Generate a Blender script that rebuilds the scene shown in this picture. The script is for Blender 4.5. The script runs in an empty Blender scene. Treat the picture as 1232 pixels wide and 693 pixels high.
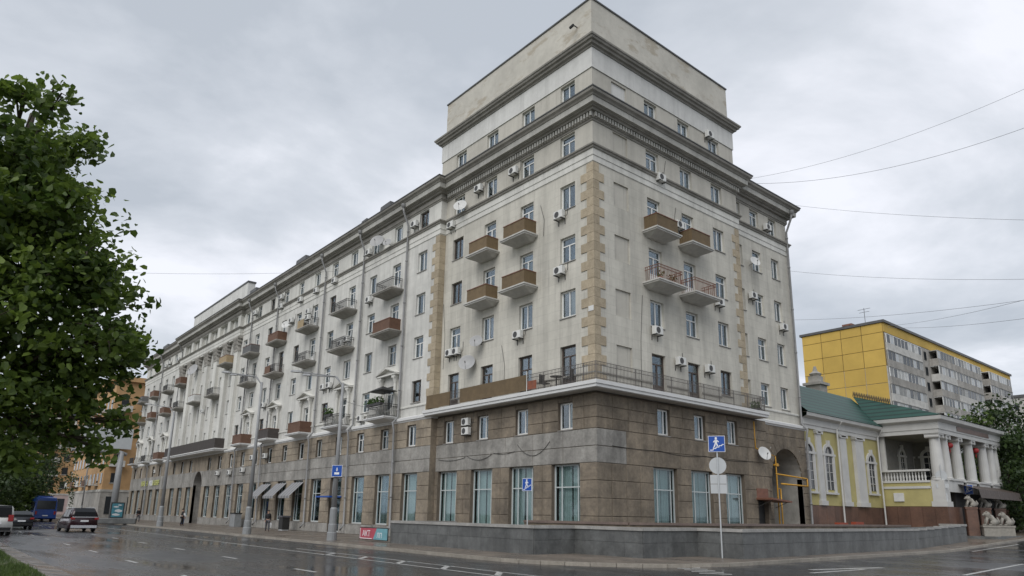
import bpy, bmesh, math, random
from mathutils import Vector, Matrix
R = math.radians
random.seed(7)
scene = bpy.context.scene
COL = scene.collection

# ------------------------------------------------------------------ camera
CAM = Vector((26.0795, -27.6380, 1.85))
FPX, PPX, PPY = 835.5, 616.0, 419.8          # focal length and principal point in photo pixels (1232 x 693)
YAW, PIT, ROL = R(140.346), R(13.426), R(0.984)
_f = Vector((math.cos(PIT)*math.cos(YAW), math.cos(PIT)*math.sin(YAW), math.sin(PIT)))
_r = Vector((math.sin(YAW), -math.cos(YAW), 0.0))
_u = _r.cross(_f)
RT = math.cos(ROL)*_r + math.sin(ROL)*_u
UP = -math.sin(ROL)*_r + math.cos(ROL)*_u
cam_data = bpy.data.cameras.new('camera')
cam = bpy.data.objects.new('camera', cam_data)
COL.objects.link(cam)
cam.matrix_world = Matrix(((RT.x, UP.x, -_f.x, CAM.x), (RT.y, UP.y, -_f.y, CAM.y), (RT.z, UP.z, -_f.z, CAM.z), (0, 0, 0, 1)))
cam_data.sensor_width = 36.0
cam_data.lens = 36.0*FPX/1232.0
cam_data.shift_y = (PPY-346.5)/1232.0
cam_data.clip_end = 4000.0
scene.camera = cam
scene.render.resolution_x, scene.render.resolution_y = 1024, 576

# ------------------------------------------------------------------ world: overcast sky
world = bpy.data.worlds.new('World')
scene.world = world
world.use_nodes = True
wn, wl = world.node_tree.nodes, world.node_tree.links
wn.clear()
SUN_EL, SUN_AZ = 46.0, 298.0                   # azimuth of the (veiled) sun, math angle from +x
w_out = wn.new('ShaderNodeOutputWorld')
w_bg = wn.new('ShaderNodeBackground')
w_bg.inputs['Strength'].default_value = 0.1
sky = wn.new('ShaderNodeTexSky')
sky.sky_type = 'NISHITA'
sky.sun_disc = False
sky.sun_elevation = R(SUN_EL)
sky.sun_rotation = R(90.0-SUN_AZ)
tc = wn.new('ShaderNodeTexCoord')
sep = wn.new('ShaderNodeSeparateXYZ')
wl.new(tc.outputs['Generated'], sep.inputs[0])
def wmath(op, a, b=None, clamp=False):
    n = wn.new('ShaderNodeMath'); n.operation = op; n.use_clamp = clamp
    for i, v in enumerate((a, b)):
        if v is None: continue
        if isinstance(v, (int, float)): n.inputs[i].default_value = v
        else: wl.new(v, n.inputs[i])
    return n.outputs[0]
zc = wmath('ADD', wmath('MAXIMUM', sep.outputs['Z'], 0.0), 0.22)
comb = wn.new('ShaderNodeCombineXYZ')          # project the direction on a flat cloud deck
wl.new(wmath('DIVIDE', sep.outputs['X'], zc), comb.inputs[0])
wl.new(wmath('DIVIDE', sep.outputs['Y'], zc), comb.inputs[1])
nz = wn.new('ShaderNodeTexNoise')
nz.inputs['Scale'].default_value = 1.15
nz.inputs['Detail'].default_value = 7.0
nz.inputs['Roughness'].default_value = 0.55
nz.inputs['Distortion'].default_value = 0.35
off = wn.new('ShaderNodeMapping')
off.inputs['Location'].default_value = (3.1, 1.7, 0.4)
wl.new(comb.outputs[0], off.inputs[0]); wl.new(off.outputs[0], nz.inputs['Vector'])
ramp = wn.new('ShaderNodeValToRGB')
er = ramp.color_ramp.elements
er[0].position = 0.38; er[0].color = (4.2, 4.55, 5.05, 1)
er[1].position = 0.61; er[1].color = (7.5, 7.65, 8.2, 1)
e = ramp.color_ramp.elements.new(0.50); e.color = (5.5, 5.8, 6.3, 1)
wl.new(nz.outputs['Fac'], ramp.inputs[0])
mix = wn.new('ShaderNodeMix'); mix.data_type = 'RGBA'
mix.inputs['Factor'].default_value = 0.93      # cloud deck over the clear sky
wl.new(sky.outputs[0], mix.inputs[6]); wl.new(ramp.outputs[0], mix.inputs[7])
wl.new(mix.outputs[2], w_bg.inputs['Color']); wl.new(w_bg.outputs[0], w_out.inputs[0])

sun_data = bpy.data.lights.new('sun', 'SUN')
sun_data.energy = 1.5
sun_data.angle = R(50.0)
sun_data.color = (1.0, 0.975, 0.94)
sun = bpy.data.objects.new('sun', sun_data)
COL.objects.link(sun)
_sd = Vector((math.cos(R(SUN_EL))*math.cos(R(SUN_AZ)), math.cos(R(SUN_EL))*math.sin(R(SUN_AZ)), math.sin(R(SUN_EL))))
sun.rotation_euler = _sd.to_track_quat('Z', 'Y').to_euler()
scene.view_settings.view_transform = 'Standard'
scene.view_settings.look = 'None'
scene.view_settings.gamma = 1.0
scene.view_settings.exposure = 0.38

# ------------------------------------------------------------------ pixel helpers (photo pixel -> point on a plane)
def ray(px, py): return _f + RT*((px-PPX)/FPX) - UP*((py-PPY)/FPX)
def onY(px, py, y0=0.0):
    d = ray(px, py); p = CAM + d*((y0-CAM.y)/d.y); return p.x, p.z
def onX(px, py, x0=0.0):
    d = ray(px, py); p = CAM + d*((x0-CAM.x)/d.x); return p.y, p.z
def onZ(px, py, z0=0.0):
    d = ray(px, py); p = CAM + d*((z0-CAM.z)/d.z); return p.x, p.y
def at(px, py, dist):
    d = ray(px, py); return CAM + d*(dist/math.hypot(d.x, d.y))
def gz(y): return 0.03*max(0.0, min(y-23.0, 70.0))      # the side street climbs away from the avenue

# ------------------------------------------------------------------ materials
MATS = {}
class N:
    def __init__(s, name):
        s.m = bpy.data.materials.new(name); s.m.use_nodes = True
        s.t = s.m.node_tree; s.n = s.t.nodes; s.l = s.t.links
        s.b = s.n['Principled BSDF']
        s.tc = s.n.new('ShaderNodeTexCoord')
    def set(s, node, key, v):
        if hasattr(v, 'is_linked') or isinstance(v, bpy.types.NodeSocket): s.l.new(v, node.inputs[key])
        else: node.inputs[key].default_value = v
    def math(s, op, a, b=0.0, clamp=False):
        n = s.n.new('ShaderNodeMath'); n.operation = op; n.use_clamp = clamp
        s.set(n, 0, a); s.set(n, 1, b); return n.outputs[0]
    def noise(s, scale, detail=4.0, rough=0.55, vec=None, stretch=None, dist=0.0):
        n = s.n.new('ShaderNodeTexNoise')
        n.inputs['Scale'].default_value = scale; n.inputs['Detail'].default_value = detail
        n.inputs['Roughness'].default_value = rough; n.inputs['Distortion'].default_value = dist
        v = vec or s.tc.outputs['Object']
        if stretch:
            mp = s.n.new('ShaderNodeMapping'); mp.inputs['Scale'].default_value = stretch
            s.l.new(v, mp.inputs[0]); v = mp.outputs[0]
        s.l.new(v, n.inputs['Vector']); return n.outputs['Fac']
    def rng(s, v, a, b, c, d):
        n = s.n.new('ShaderNodeMapRange')
        s.l.new(v, n.inputs[0])
        for i, k in enumerate((a, b, c, d)): n.inputs[i+1].default_value = k
        return n.outputs[0]
    def ramp(s, v, stops):
        n = s.n.new('ShaderNodeValToRGB'); el = n.color_ramp.elements
        el[0].position, el[0].color = stops[0][0], (*stops[0][1], 1)
        el[1].position, el[1].color = stops[-1][0], (*stops[-1][1], 1)
        for p, c in stops[1:-1]:
            q = el.new(p); q.color = (*c, 1)
        s.l.new(v, n.inputs[0]); return n.outputs[0]
    def mul(s, col, fac):
        n = s.n.new('ShaderNodeMix'); n.data_type = 'RGBA'; n.blend_type = 'MULTIPLY'
        n.inputs['Factor'].default_value = 1.0
        s.set(n, 6, col if not isinstance(col, tuple) else (*col, 1))
        s.l.new(fac, n.inputs[7]); return n.outputs[2]
    def mixc(s, f, a, b):
        n = s.n.new('ShaderNodeMix'); n.data_type = 'RGBA'
        s.set(n, 0, f)
        s.set(n, 6, a if not isinstance(a, tuple) else (*a, 1)); s.set(n, 7, b if not isinstance(b, tuple) else (*b, 1))
        return n.outputs[2]
    def bump(s, h, strength=0.3, dist=0.02):
        n = s.n.new('ShaderNodeBump'); n.inputs['Strength'].default_value = strength; n.inputs['Distance'].default_value = dist
        s.l.new(h, n.inputs['Height']); s.l.new(n.outputs[0], s.b.inputs['Normal'])
    def rnd(s): return s.n.new('ShaderNodeObjectInfo').outputs['Random']
    def col(s, v): s.set(s.b, 'Base Color', v if not isinstance(v, tuple) else (*v, 1))
    def rough(s, v): s.set(s.b, 'Roughness', v)

def simple(name, c, rough=0.7, var=0.12, scale=3.0, metal=0.0, rndv=0.0, bump=0.0):
    m = N(name)
    f = m.rng(m.noise(scale, 5), 0.25, 0.75, 1-var, 1+var)
    if rndv: f = m.math('MULTIPLY', f, m.rng(m.rnd(), 0, 1, 1-rndv, 1+rndv))
    m.col(m.mul(c, f)); m.rough(rough); m.b.inputs['Metallic'].default_value = metal
    if bump: m.bump(m.noise(scale*6, 4), bump, 0.02)
    MATS[name] = m.m; return m.m

def plaster(name, c, joints=True, stain=0.16, jw=1.25, jh=0.56, jdark=0.88):
    m = N(name); o = m.tc.outputs['Object']
    big = m.rng(m.noise(0.22, 5, 0.6), 0.3, 0.7, 1-stain, 1+stain*0.5)
    fine = m.rng(m.noise(2.3, 6, 0.65), 0.3, 0.7, 0.94, 1.05)
    streak = m.rng(m.noise(1.0, 5, 0.6, stretch=(1.3, 1.3, 0.09)), 0.42, 0.72, 1.0, 1-stain*1.25)
    f = m.math('MULTIPLY', m.math('MULTIPLY', big, fine), streak)
    drip = m.rng(m.noise(1.0, 7, 0.7, stretch=(4.5, 4.5, 0.22)), 0.56, 0.74, 1.0, 1-stain*1.6)
    f = m.math('MULTIPLY', f, drip)
    crk = m.rng(m.noise(0.8, 9, 0.8, dist=2.0), 0.497, 0.503, 0.0, 1.0)
    f = m.math('MULTIPLY', f, m.rng(m.math('ABSOLUTE', m.math('SUBTRACT', crk, 0.5)), 0.3, 0.5, 0.9, 1.0))
    if joints:
        sx = m.n.new('ShaderNodeSeparateXYZ'); m.l.new(o, sx.inputs[0])
        cx = m.n.new('ShaderNodeCombineXYZ'); m.l.new(sx.outputs[0], cx.inputs[0]); m.l.new(sx.outputs[2], cx.inputs[1])
        br = m.n.new('ShaderNodeTexBrick'); m.l.new(cx.outputs[0], br.inputs['Vector'])
        br.inputs['Scale'].default_value = 1.0; br.inputs['Brick Width'].default_value = jw; br.inputs['Row Height'].default_value = jh
        br.inputs['Mortar Size'].default_value = 0.012; br.inputs['Mortar Smooth'].default_value = 0.5
        br.inputs['Color1'].default_value = (1, 1, 1, 1); br.inputs['Color2'].default_value = (0.93, 0.93, 0.93, 1)
        br.inputs['Mortar'].default_value = (jdark, jdark, jdark, 1)
        col = m.mul(m.mul(c, f), br.outputs['Color'])
    else: col = m.mul(c, f)
    m.col(col); m.rough(0.88); m.bump(m.noise(9, 4), 0.15, 0.02)
    MATS[name] = m.m; return m.m

def stone(name, c1, c2, scale=2.2, rough=0.8, rndv=0.14, bump=0.6, streak=0.15):
    m = N(name)
    w = m.n.new('ShaderNodeNewGeometry').outputs['Position']
    n1 = m.noise(scale, 7, 0.7, vec=w); n2 = m.noise(scale*7, 5, 0.7, vec=w)
    c = m.mixc(m.rng(n1, 0.35, 0.68, 0, 1), c1, c2)
    f = m.math('MULTIPLY', m.rng(n2, 0.25, 0.75, 0.78, 1.18), m.rng(m.rnd(), 0, 1, 1-rndv, 1+rndv))
    f = m.math('MULTIPLY', f, m.rng(m.noise(0.9, 4, 0.6, vec=w, stretch=(1, 1, 0.12)), 0.42, 0.72, 1.0, 1-streak))
    m.col(m.mul(c, f)); m.rough(rough); m.bump(n2, bump, 0.03)
    MATS[name] = m.m; return m.m

plaster('tower_plaster', (0.62, 0.595, 0.525), stain=0.2, jw=1.3, jh=0.575, jdark=0.8)
plaster('wing_plaster', (0.66, 0.65, 0.61), stain=0.18, jw=1.3, jh=0.575, jdark=0.9)
plaster('upper_plaster', (0.54, 0.515, 0.455), joints=False, stain=0.14)
plaster('attic_plaster', (0.66, 0.655, 0.63), joints=False, stain=0.12)
plaster('belt_plaster', (0.68, 0.67, 0.625), joints=False, stain=0.16)
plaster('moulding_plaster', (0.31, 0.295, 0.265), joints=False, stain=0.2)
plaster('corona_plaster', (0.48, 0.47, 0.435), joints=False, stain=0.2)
def parapet_mat():
    m = N('parapet_plaster')
    w = m.n.new('ShaderNodeNewGeometry').outputs['Position']
    base = m.mul((0.56, 0.535, 0.475), m.math('MULTIPLY', m.rng(m.noise(0.35, 6, 0.6, vec=w), 0.3, 0.7, 0.82, 1.06), m.rng(m.noise(3, 5, vec=w), 0.3, 0.7, 0.93, 1.05)))
    patch = m.rng(m.noise(0.55, 8, 0.72, vec=w, stretch=(0.5, 0.5, 1.3)), 0.53, 0.60, 0, 0.7)
    m.col(m.mixc(patch, base, (0.36, 0.31, 0.235))); m.rough(0.9)
    m.bump(m.noise(8, 5, vec=w), 0.25, 0.02); MATS['parapet_plaster'] = m.m
parapet_mat()
stone('tufa', (0.285, 0.235, 0.175), (0.135, 0.113, 0.088), 0.75, 0.85, 0.07, 1.0, 0.4)
stone('grey_stone', (0.37, 0.355, 0.325), (0.205, 0.195, 0.178), 0.8, 0.75, 0.07, 0.6, 0.4)
stone('quoin_stone', (0.47, 0.395, 0.285), (0.35, 0.29, 0.205), 2.4, 0.85, 0.13, 0.6, 0.1)
stone('tufa_light', (0.345, 0.29, 0.22), (0.20, 0.17, 0.132), 0.75, 0.85, 0.07, 1.0, 0.35)
simple('joint', (0.13, 0.105, 0.08), 0.95, 0.2)
stone('wall_slab', (0.155, 0.16, 0.157), (0.085, 0.088, 0.087), 1.1, 0.5, 0.1, 0.25, 0.35)
stone('coping_stone', (0.36, 0.35, 0.33), (0.25, 0.245, 0.23), 1.5, 0.45, 0.1, 0.3, 0.0)
stone('brown_coping', (0.20, 0.15, 0.125), (0.14, 0.105, 0.09), 1.5, 0.45, 0.05, 0.2, 0.0)
stone('granite_brown', (0.165, 0.09, 0.062), (0.10, 0.058, 0.043), 1.2, 0.45, 0.15, 0.2, 0.2)
stone('kerb_granite', (0.33, 0.30, 0.255), (0.24, 0.215, 0.18), 3.0, 0.5, 0.12, 0.3, 0.0)
simple('roof_metal', (0.085, 0.085, 0.085), 0.5, 0.25, 1.2)
simple('inside_dark', (0.035, 0.033, 0.03), 0.95, 0.2, 0.7)  # near-black: the shade of unlit interiors is put into the colour
simple('white_frame', (0.74, 0.74, 0.72), 0.45, 0.05)
simple('grey_frame', (0.42, 0.42, 0.40), 0.5, 0.15)
simple('brown_frame', (0.075, 0.055, 0.045), 0.5, 0.2)
simple('shop_frame', (0.50, 0.535, 0.53), 0.45, 0.08)
simple('sill_metal', (0.26, 0.25, 0.235), 0.5, 0.2)
simple('pipe_grey', (0.24, 0.24, 0.24), 0.45, 0.12)
simple('rail_grey', (0.11, 0.10, 0.095), 0.55, 0.2)
simple('iron', (0.045, 0.043, 0.042), 0.55, 0.2)
simple('rust_iron', (0.19, 0.085, 0.055), 0.6, 0.25)
simple('slab_concrete', (0.52, 0.51, 0.48), 0.85, 0.2, 1.5)
simple('slab_dirty', (0.34, 0.325, 0.295), 0.9, 0.3, 1.5)
simple('ac_white', (0.66, 0.66, 0.635), 0.5, 0.06)
simple('ac_grille', (0.06, 0.06, 0.06), 0.6, 0.1)
simple('dish_white', (0.60, 0.60, 0.585), 0.5, 0.05)
simple('dish_grey', (0.36, 0.36, 0.36), 0.5, 0.05)
simple('black', (0.02, 0.02, 0.02), 0.6, 0.1)
simple('lamp_grey', (0.27, 0.275, 0.28), 0.45, 0.1)
simple('lamp_base_grey', (0.24, 0.25, 0.255), 0.5, 0.12)
simple('white_paint', (0.62, 0.62, 0.60), 0.5, 0.12, 2)
simple('ledge_white', (0.64, 0.64, 0.63), 0.55, 0.06, 2)
simple('sign_blue', (0.012, 0.075, 0.36), 0.35, 0.03)
simple('sign_white', (0.78, 0.79, 0.80), 0.35, 0.03)
simple('sign_back', (0.47, 0.49, 0.50), 0.4, 0.05)
simple('yellow_pipe', (0.55, 0.29, 0.03), 0.45, 0.12)
simple('mansion_yellow', (0.42, 0.37, 0.16), 0.85, 0.12, 1.2)
simple('mansion_white', (0.52, 0.515, 0.495), 0.7, 0.1, 1.2)
simple('dark_glass', (0.03, 0.035, 0.04), 0.08, 0.2)
simple('car_glass', (0.008, 0.009, 0.011), 0.22, 0.1)
MATS['car_glass'].node_tree.nodes['Principled BSDF'].inputs['Specular IOR Level'].default_value = 0.25
simple('loggia_grey', (0.20, 0.195, 0.185), 0.85, 0.15)  # darker than the mansion walls: the loggia's deep shade put into the colour
simple('red_lantern', (0.32, 0.02, 0.02), 0.5, 0.1)
simple('barrier_red', (0.30, 0.06, 0.03), 0.5, 0.1)
simple('lion_stone', (0.27, 0.255, 0.225), 0.85, 0.2, 5)
simple('bark', (0.075, 0.06, 0.045), 0.9, 0.3, 6, bump=0.5)
simple('skin', (0.42, 0.26, 0.19), 0.6, 0.05)
simple('hair', (0.02, 0.016, 0.012), 0.7, 0.1)
simple('cloth_black', (0.018, 0.018, 0.02), 0.8, 0.15)
simple('cloth_grey', (0.09, 0.09, 0.10), 0.8, 0.15)
simple('cloth_white', (0.62, 0.62, 0.62), 0.8, 0.08)
simple('cloth_blue', (0.05, 0.07, 0.13), 0.8, 0.1)
simple('tyre', (0.015, 0.015, 0.015), 0.8, 0.1)
simple('rim', (0.28, 0.28, 0.29), 0.35, 0.1, metal=0.6)
simple('seam_brown', (0.22, 0.16, 0.07), 0.9, 0.3)
simple('tail_red', (0.30, 0.01, 0.01), 0.3, 0.05)
simple('chrome', (0.55, 0.55, 0.56), 0.2, 0.05, metal=0.8)
simple('poster_teal', (0.04, 0.15, 0.19), 0.3, 0.6, 2.2)
simple('orange_brick', (0.46, 0.285, 0.14), 0.9, 0.15, 0.8)
simple('pink_plaster', (0.46, 0.36, 0.34), 0.9, 0.12, 0.8)
simple('wire', (0.16, 0.16, 0.17), 0.7, 0.0)
simple('moss_plant', (0.05, 0.10, 0.02), 0.8, 0.4, 8)
simple('awning_grey', (0.155, 0.155, 0.16), 0.7, 0.12, 2)
simple('awning_light', (0.27, 0.27, 0.275), 0.7, 0.12, 2)
simple('ad_pink', (0.42, 0.07, 0.10), 0.4, 0.15, 3)
simple('ad_cyan', (0.15, 0.34, 0.39), 0.4, 0.2, 3)
simple('sign_lime', (0.52, 0.54, 0.20), 0.5, 0.05)
simple('terracotta', (0.34, 0.10, 0.045), 0.8, 0.15)

def panel_wood(name, c):
    m = N(name)
    sx = m.n.new('ShaderNodeSeparateXYZ'); m.l.new(m.tc.outputs['Object'], sx.inputs[0])
    s = m.math('ADD', sx.outputs[0], sx.outputs[1])
    ln = m.math('GREATER_THAN', m.math('FRACT', m.math('MULTIPLY', s, 8.0)), 0.14)
    f = m.math('MULTIPLY', m.rng(ln, 0, 1, 0.62, 1.0), m.rng(m.noise(2.5, 6, 0.65), 0.3, 0.7, 0.78, 1.15))
    f = m.math('MULTIPLY', f, m.rng(m.rnd(), 0, 1, 0.88, 1.1))
    m.col(m.mul(c, f)); m.rough(0.75); MATS[name] = m.m
panel_wood('panel_brown', (0.165, 0.115, 0.06))
panel_wood('panel_red', (0.15, 0.08, 0.05))
panel_wood('panel_dark', (0.065, 0.055, 0.05))
panel_wood('panel_tan', (0.42, 0.32, 0.19))
panel_wood('panel_white', (0.58, 0.58, 0.56))
panel_wood('panel_grey', (0.14, 0.14, 0.14))

def glass_mat(name, tint, refl=0.5):
    m = N(name); m.n.remove(m.b)
    out = [n for n in m.n if n.type == 'OUTPUT_MATERIAL'][0]
    tr = m.n.new('ShaderNodeBsdfTransparent'); tr.inputs[0].default_value = (*tint, 1)
    gl = m.n.new('ShaderNodeBsdfGlossy'); gl.inputs['Roughness'].default_value = 0.04
    gl.inputs['Color'].default_value = (0.85, 0.9, 0.95, 1)
    lw = m.n.new('ShaderNodeLayerWeight'); lw.inputs['Blend'].default_value = refl
    mx = m.n.new('ShaderNodeMixShader')
    m.l.new(m.math('ADD', m.math('MULTIPLY', lw.outputs['Fresnel'], 0.8), 0.05), mx.inputs[0])
    bp = m.n.new('ShaderNodeBump'); bp.inputs['Strength'].default_value = 0.04; bp.inputs['Distance'].default_value = 0.05
    m.l.new(m.noise(0.7, 2), bp.inputs['Height']); m.l.new(bp.outputs[0], gl.inputs['Normal'])
    m.l.new(tr.outputs[0], mx.inputs[1]); m.l.new(gl.outputs[0], mx.inputs[2]); m.l.new(mx.outputs[0], out.inputs[0])
    MATS[name] = m.m
glass_mat('glass', (0.80, 0.84, 0.84), 0.25)
glass_mat('shop_glass', (0.85, 0.92, 0.915), 0.14)
def curtain_mat(name, c, rv=0.35):
    m = N(name)
    sx = m.n.new('ShaderNodeSeparateXYZ'); m.l.new(m.tc.outputs['Object'], sx.inputs[0])
    wv = m.math('SINE', m.math('ADD', m.math('MULTIPLY', sx.outputs[0], 42.0), m.math('MULTIPLY', m.noise(2), 9.0)))
    f = m.math('MULTIPLY', m.rng(wv, -1, 1, 0.72, 1.0), m.rng(m.rnd(), 0, 1, 1-rv, 1.0))
    m.col(m.mul(c, f)); m.rough(0.9); MATS[name] = m.m
curtain_mat('curtain_pale', (0.62, 0.63, 0.62), 0.5)
curtain_mat('curtain_beige', (0.42, 0.36, 0.27))
curtain_mat('shop_blind', (0.56, 0.60, 0.595), 0.35)
def asphalt():
    m = N('wet_asphalt'); w = m.n.new('ShaderNodeNewGeometry').outputs['Position']
    c = m.ramp(m.noise(0.16, 6, 0.6, vec=w, stretch=(0.22, 1, 1)), [(0.3, (0.022, 0.022, 0.024)), (0.7, (0.046, 0.046, 0.049))])
    f = m.rng(m.noise(40, 3, 0.7, vec=w), 0.2, 0.8, 0.8, 1.2)
    crack = m.rng(m.noise(0.5, 8, 0.75, vec=w, stretch=(0.3, 1, 1), dist=1.5), 0.485, 0.51, 1.0, 0.7)
    m.col(m.mul(m.mul(c, f), crack))
    wet = m.noise(0.30, 6, 0.62, vec=w, stretch=(0.28, 1.0, 1.0), dist=0.4)
    m.rough(m.rng(wet, 0.38, 0.62, 0.11, 0.38)); m.b.inputs['Specular IOR Level'].default_value = 0.5
    h = m.math('MULTIPLY', m.noise(24, 4, 0.7, vec=w), m.rng(wet, 0.4, 0.6, 0.15, 1.0))
    m.bump(h, 0.28, 0.012); MATS['wet_asphalt'] = m.m
asphalt()
def paving():
    m = N('wet_paving'); w = m.n.new('ShaderNodeNewGeometry').outputs['Position']
    br = m.n.new('ShaderNodeTexBrick'); m.l.new(w, br.inputs['Vector'])
    br.inputs['Scale'].default_value = 1.0; br.inputs['Brick Width'].default_value = 0.4; br.inputs['Row Height'].default_value = 0.2
    br.inputs['Mortar Size'].default_value = 0.008
    br.inputs['Color1'].default_value = (0.195, 0.160, 0.128, 1); br.inputs['Color2'].default_value = (0.150, 0.126, 0.104, 1)
    br.inputs['Mortar'].default_value = (0.07, 0.06, 0.05, 1)
    m.col(m.mul(br.outputs['Color'], m.rng(m.noise(0.5, 6, 0.6, vec=w), 0.3, 0.7, 0.7, 1.12)))
    m.rough(m.rng(m.noise(0.45, 5, 0.6, vec=w), 0.38, 0.6, 0.22, 0.6)); m.bump(m.noise(18, 3, vec=w), 0.15, 0.01); MATS['wet_paving'] = m.m
paving()
def grassmat():
    m = N('grass'); w = m.n.new('ShaderNodeNewGeometry').outputs['Position']
    m.col(m.ramp(m.noise(1.6, 5, vec=w), [(0.3, (0.032, 0.060, 0.010)), (0.7, (0.085, 0.135, 0.022))])); m.rough(0.8); MATS['grass'] = m.m
    m = N('soil'); w = m.n.new('ShaderNodeNewGeometry').outputs['Position']
    m.col(m.ramp(m.noise(0.9, 7, 0.65, vec=w), [(0.35, (0.045, 0.06, 0.018)), (0.5, (0.06, 0.075, 0.022)), (0.68, (0.13, 0.10, 0.07))])); m.rough(0.8); m.bump(m.noise(6, 5, vec=w), 0.6, 0.05); MATS['soil'] = m.m
    m = N('mud'); w = m.n.new('ShaderNodeNewGeometry').outputs['Position']
    m.col(m.ramp(m.noise(1.3, 7, 0.65, vec=w), [(0.35, (0.07, 0.06, 0.05)), (0.68, (0.17, 0.14, 0.11))])); m.rough(m.rng(m.noise(0.6, 4, vec=w), 0.4, 0.6, 0.12, 0.6)); m.bump(m.noise(9, 5, vec=w), 0.4, 0.03); MATS['mud'] = m.m
grassmat()
def leafmat(name, a, b, tr=0.3):
    m = N(name); out = [n for n in m.n if n.type == 'OUTPUT_MATERIAL'][0]
    w = m.n.new('ShaderNodeNewGeometry').outputs['Position']
    at_ = m.n.new('ShaderNodeAttribute'); at_.attribute_name = 'leafv'
    c = m.mixc(m.math('ADD', m.math('MULTIPLY', at_.outputs['Fac'], 0.85), m.rng(m.noise(1.4, 3, vec=w), 0.4, 0.65, 0.0, 0.15), True), a, b)
    m.col(c); m.rough(0.55)
    t = m.n.new('ShaderNodeBsdfTranslucent'); m.l.new(m.mul(c, m.rng(m.rnd(), 0, 1, 1.5, 1.5)), t.inputs[0])
    mx = m.n.new('ShaderNodeMixShader'); mx.inputs[0].default_value = tr
    m.l.new(m.b.outputs[0], mx.inputs[1]); m.l.new(t.outputs[0], mx.inputs[2]); m.l.new(mx.outputs[0], out.inputs[0])
    MATS[name] = m.m
leafmat('linden_leaf', (0.027, 0.056, 0.012), (0.19, 0.265, 0.046), 0.36)
leafmat('dark_leaf', (0.013, 0.030, 0.008), (0.05, 0.085, 0.018), 0.18)
leafmat('fresh_leaf', (0.035, 0.065, 0.012), (0.10, 0.15, 0.025), 0.25)
def green_roof():
    m = N('green_roof'); w = m.n.new('ShaderNodeNewGeometry').outputs['Position']
    sx = m.n.new('ShaderNodeSeparateXYZ'); m.l.new(w, sx.inputs[0])
    v = m.math('FRACT', m.math('MULTIPLY', sx.outputs[2], 2.6))
    f = m.math('MULTIPLY', m.rng(m.math('GREATER_THAN', v, 0.35), 0, 1, 0.45, 1.0), m.rng(m.noise(0.8, 5, vec=w), 0.3, 0.7, 0.85, 1.12))
    m.col(m.mul((0.014, 0.066, 0.050), f)); m.rough(0.5); m.bump(v, 0.6, 0.05); MATS['green_roof'] = m.m
    m = N('yellow_panel'); w = m.n.new('ShaderNodeNewGeometry').outputs['Position']
    m.col(m.mul((0.57, 0.385, 0.09), m.math('MULTIPLY', m.rng(m.noise(0.25, 6, 0.6, vec=w), 0.3, 0.7, 0.85, 1.08), m.rng(m.rnd(), 0, 1, 0.93, 1.05)))); m.rough(0.85); MATS['yellow_panel'] = m.m
green_roof()
stone('concrete_grey', (0.44, 0.42, 0.385), (0.30, 0.285, 0.26), 0.5, 0.9, 0.08, 0.3, 0.3)
def paintmat(name, c):
    m = N(name); m.col(c); m.rough(0.22); m.b.inputs['Coat Weight'].default_value = 0.2; m.b.inputs['Coat Roughness'].default_value = 0.08; MATS[name] = m.m
paintmat('paint_red', (0.022, 0.004, 0.008)); paintmat('paint_white', (0.62, 0.62, 0.60)); paintmat('paint_dark', (0.02, 0.023, 0.03)); paintmat('paint_blue', (0.015, 0.06, 0.27))
def roadpaint():
    m = N('road_paint'); w = m.n.new('ShaderNodeNewGeometry').outputs['Position']
    out = [n for n in m.n if n.type == 'OUTPUT_MATERIAL'][0]
    m.col(m.mul((0.55, 0.55, 0.53), m.rng(m.noise(3, 5, vec=w), 0.3, 0.7, 0.7, 1.1))); m.rough(0.35)
    tr = m.n.new('ShaderNodeBsdfTransparent'); mx = m.n.new('ShaderNodeMixShader')
    m.l.new(m.rng(m.noise(7, 6, 0.75, vec=w), 0.34, 0.46, 0.0, 0.92), mx.inputs[0])
    m.l.new(tr.outputs[0], mx.inputs[1]); m.l.new(m.b.outputs[0], mx.inputs[2]); m.l.new(mx.outputs[0], out.inputs[0]); MATS['road_paint'] = m.m
roadpaint()

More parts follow.
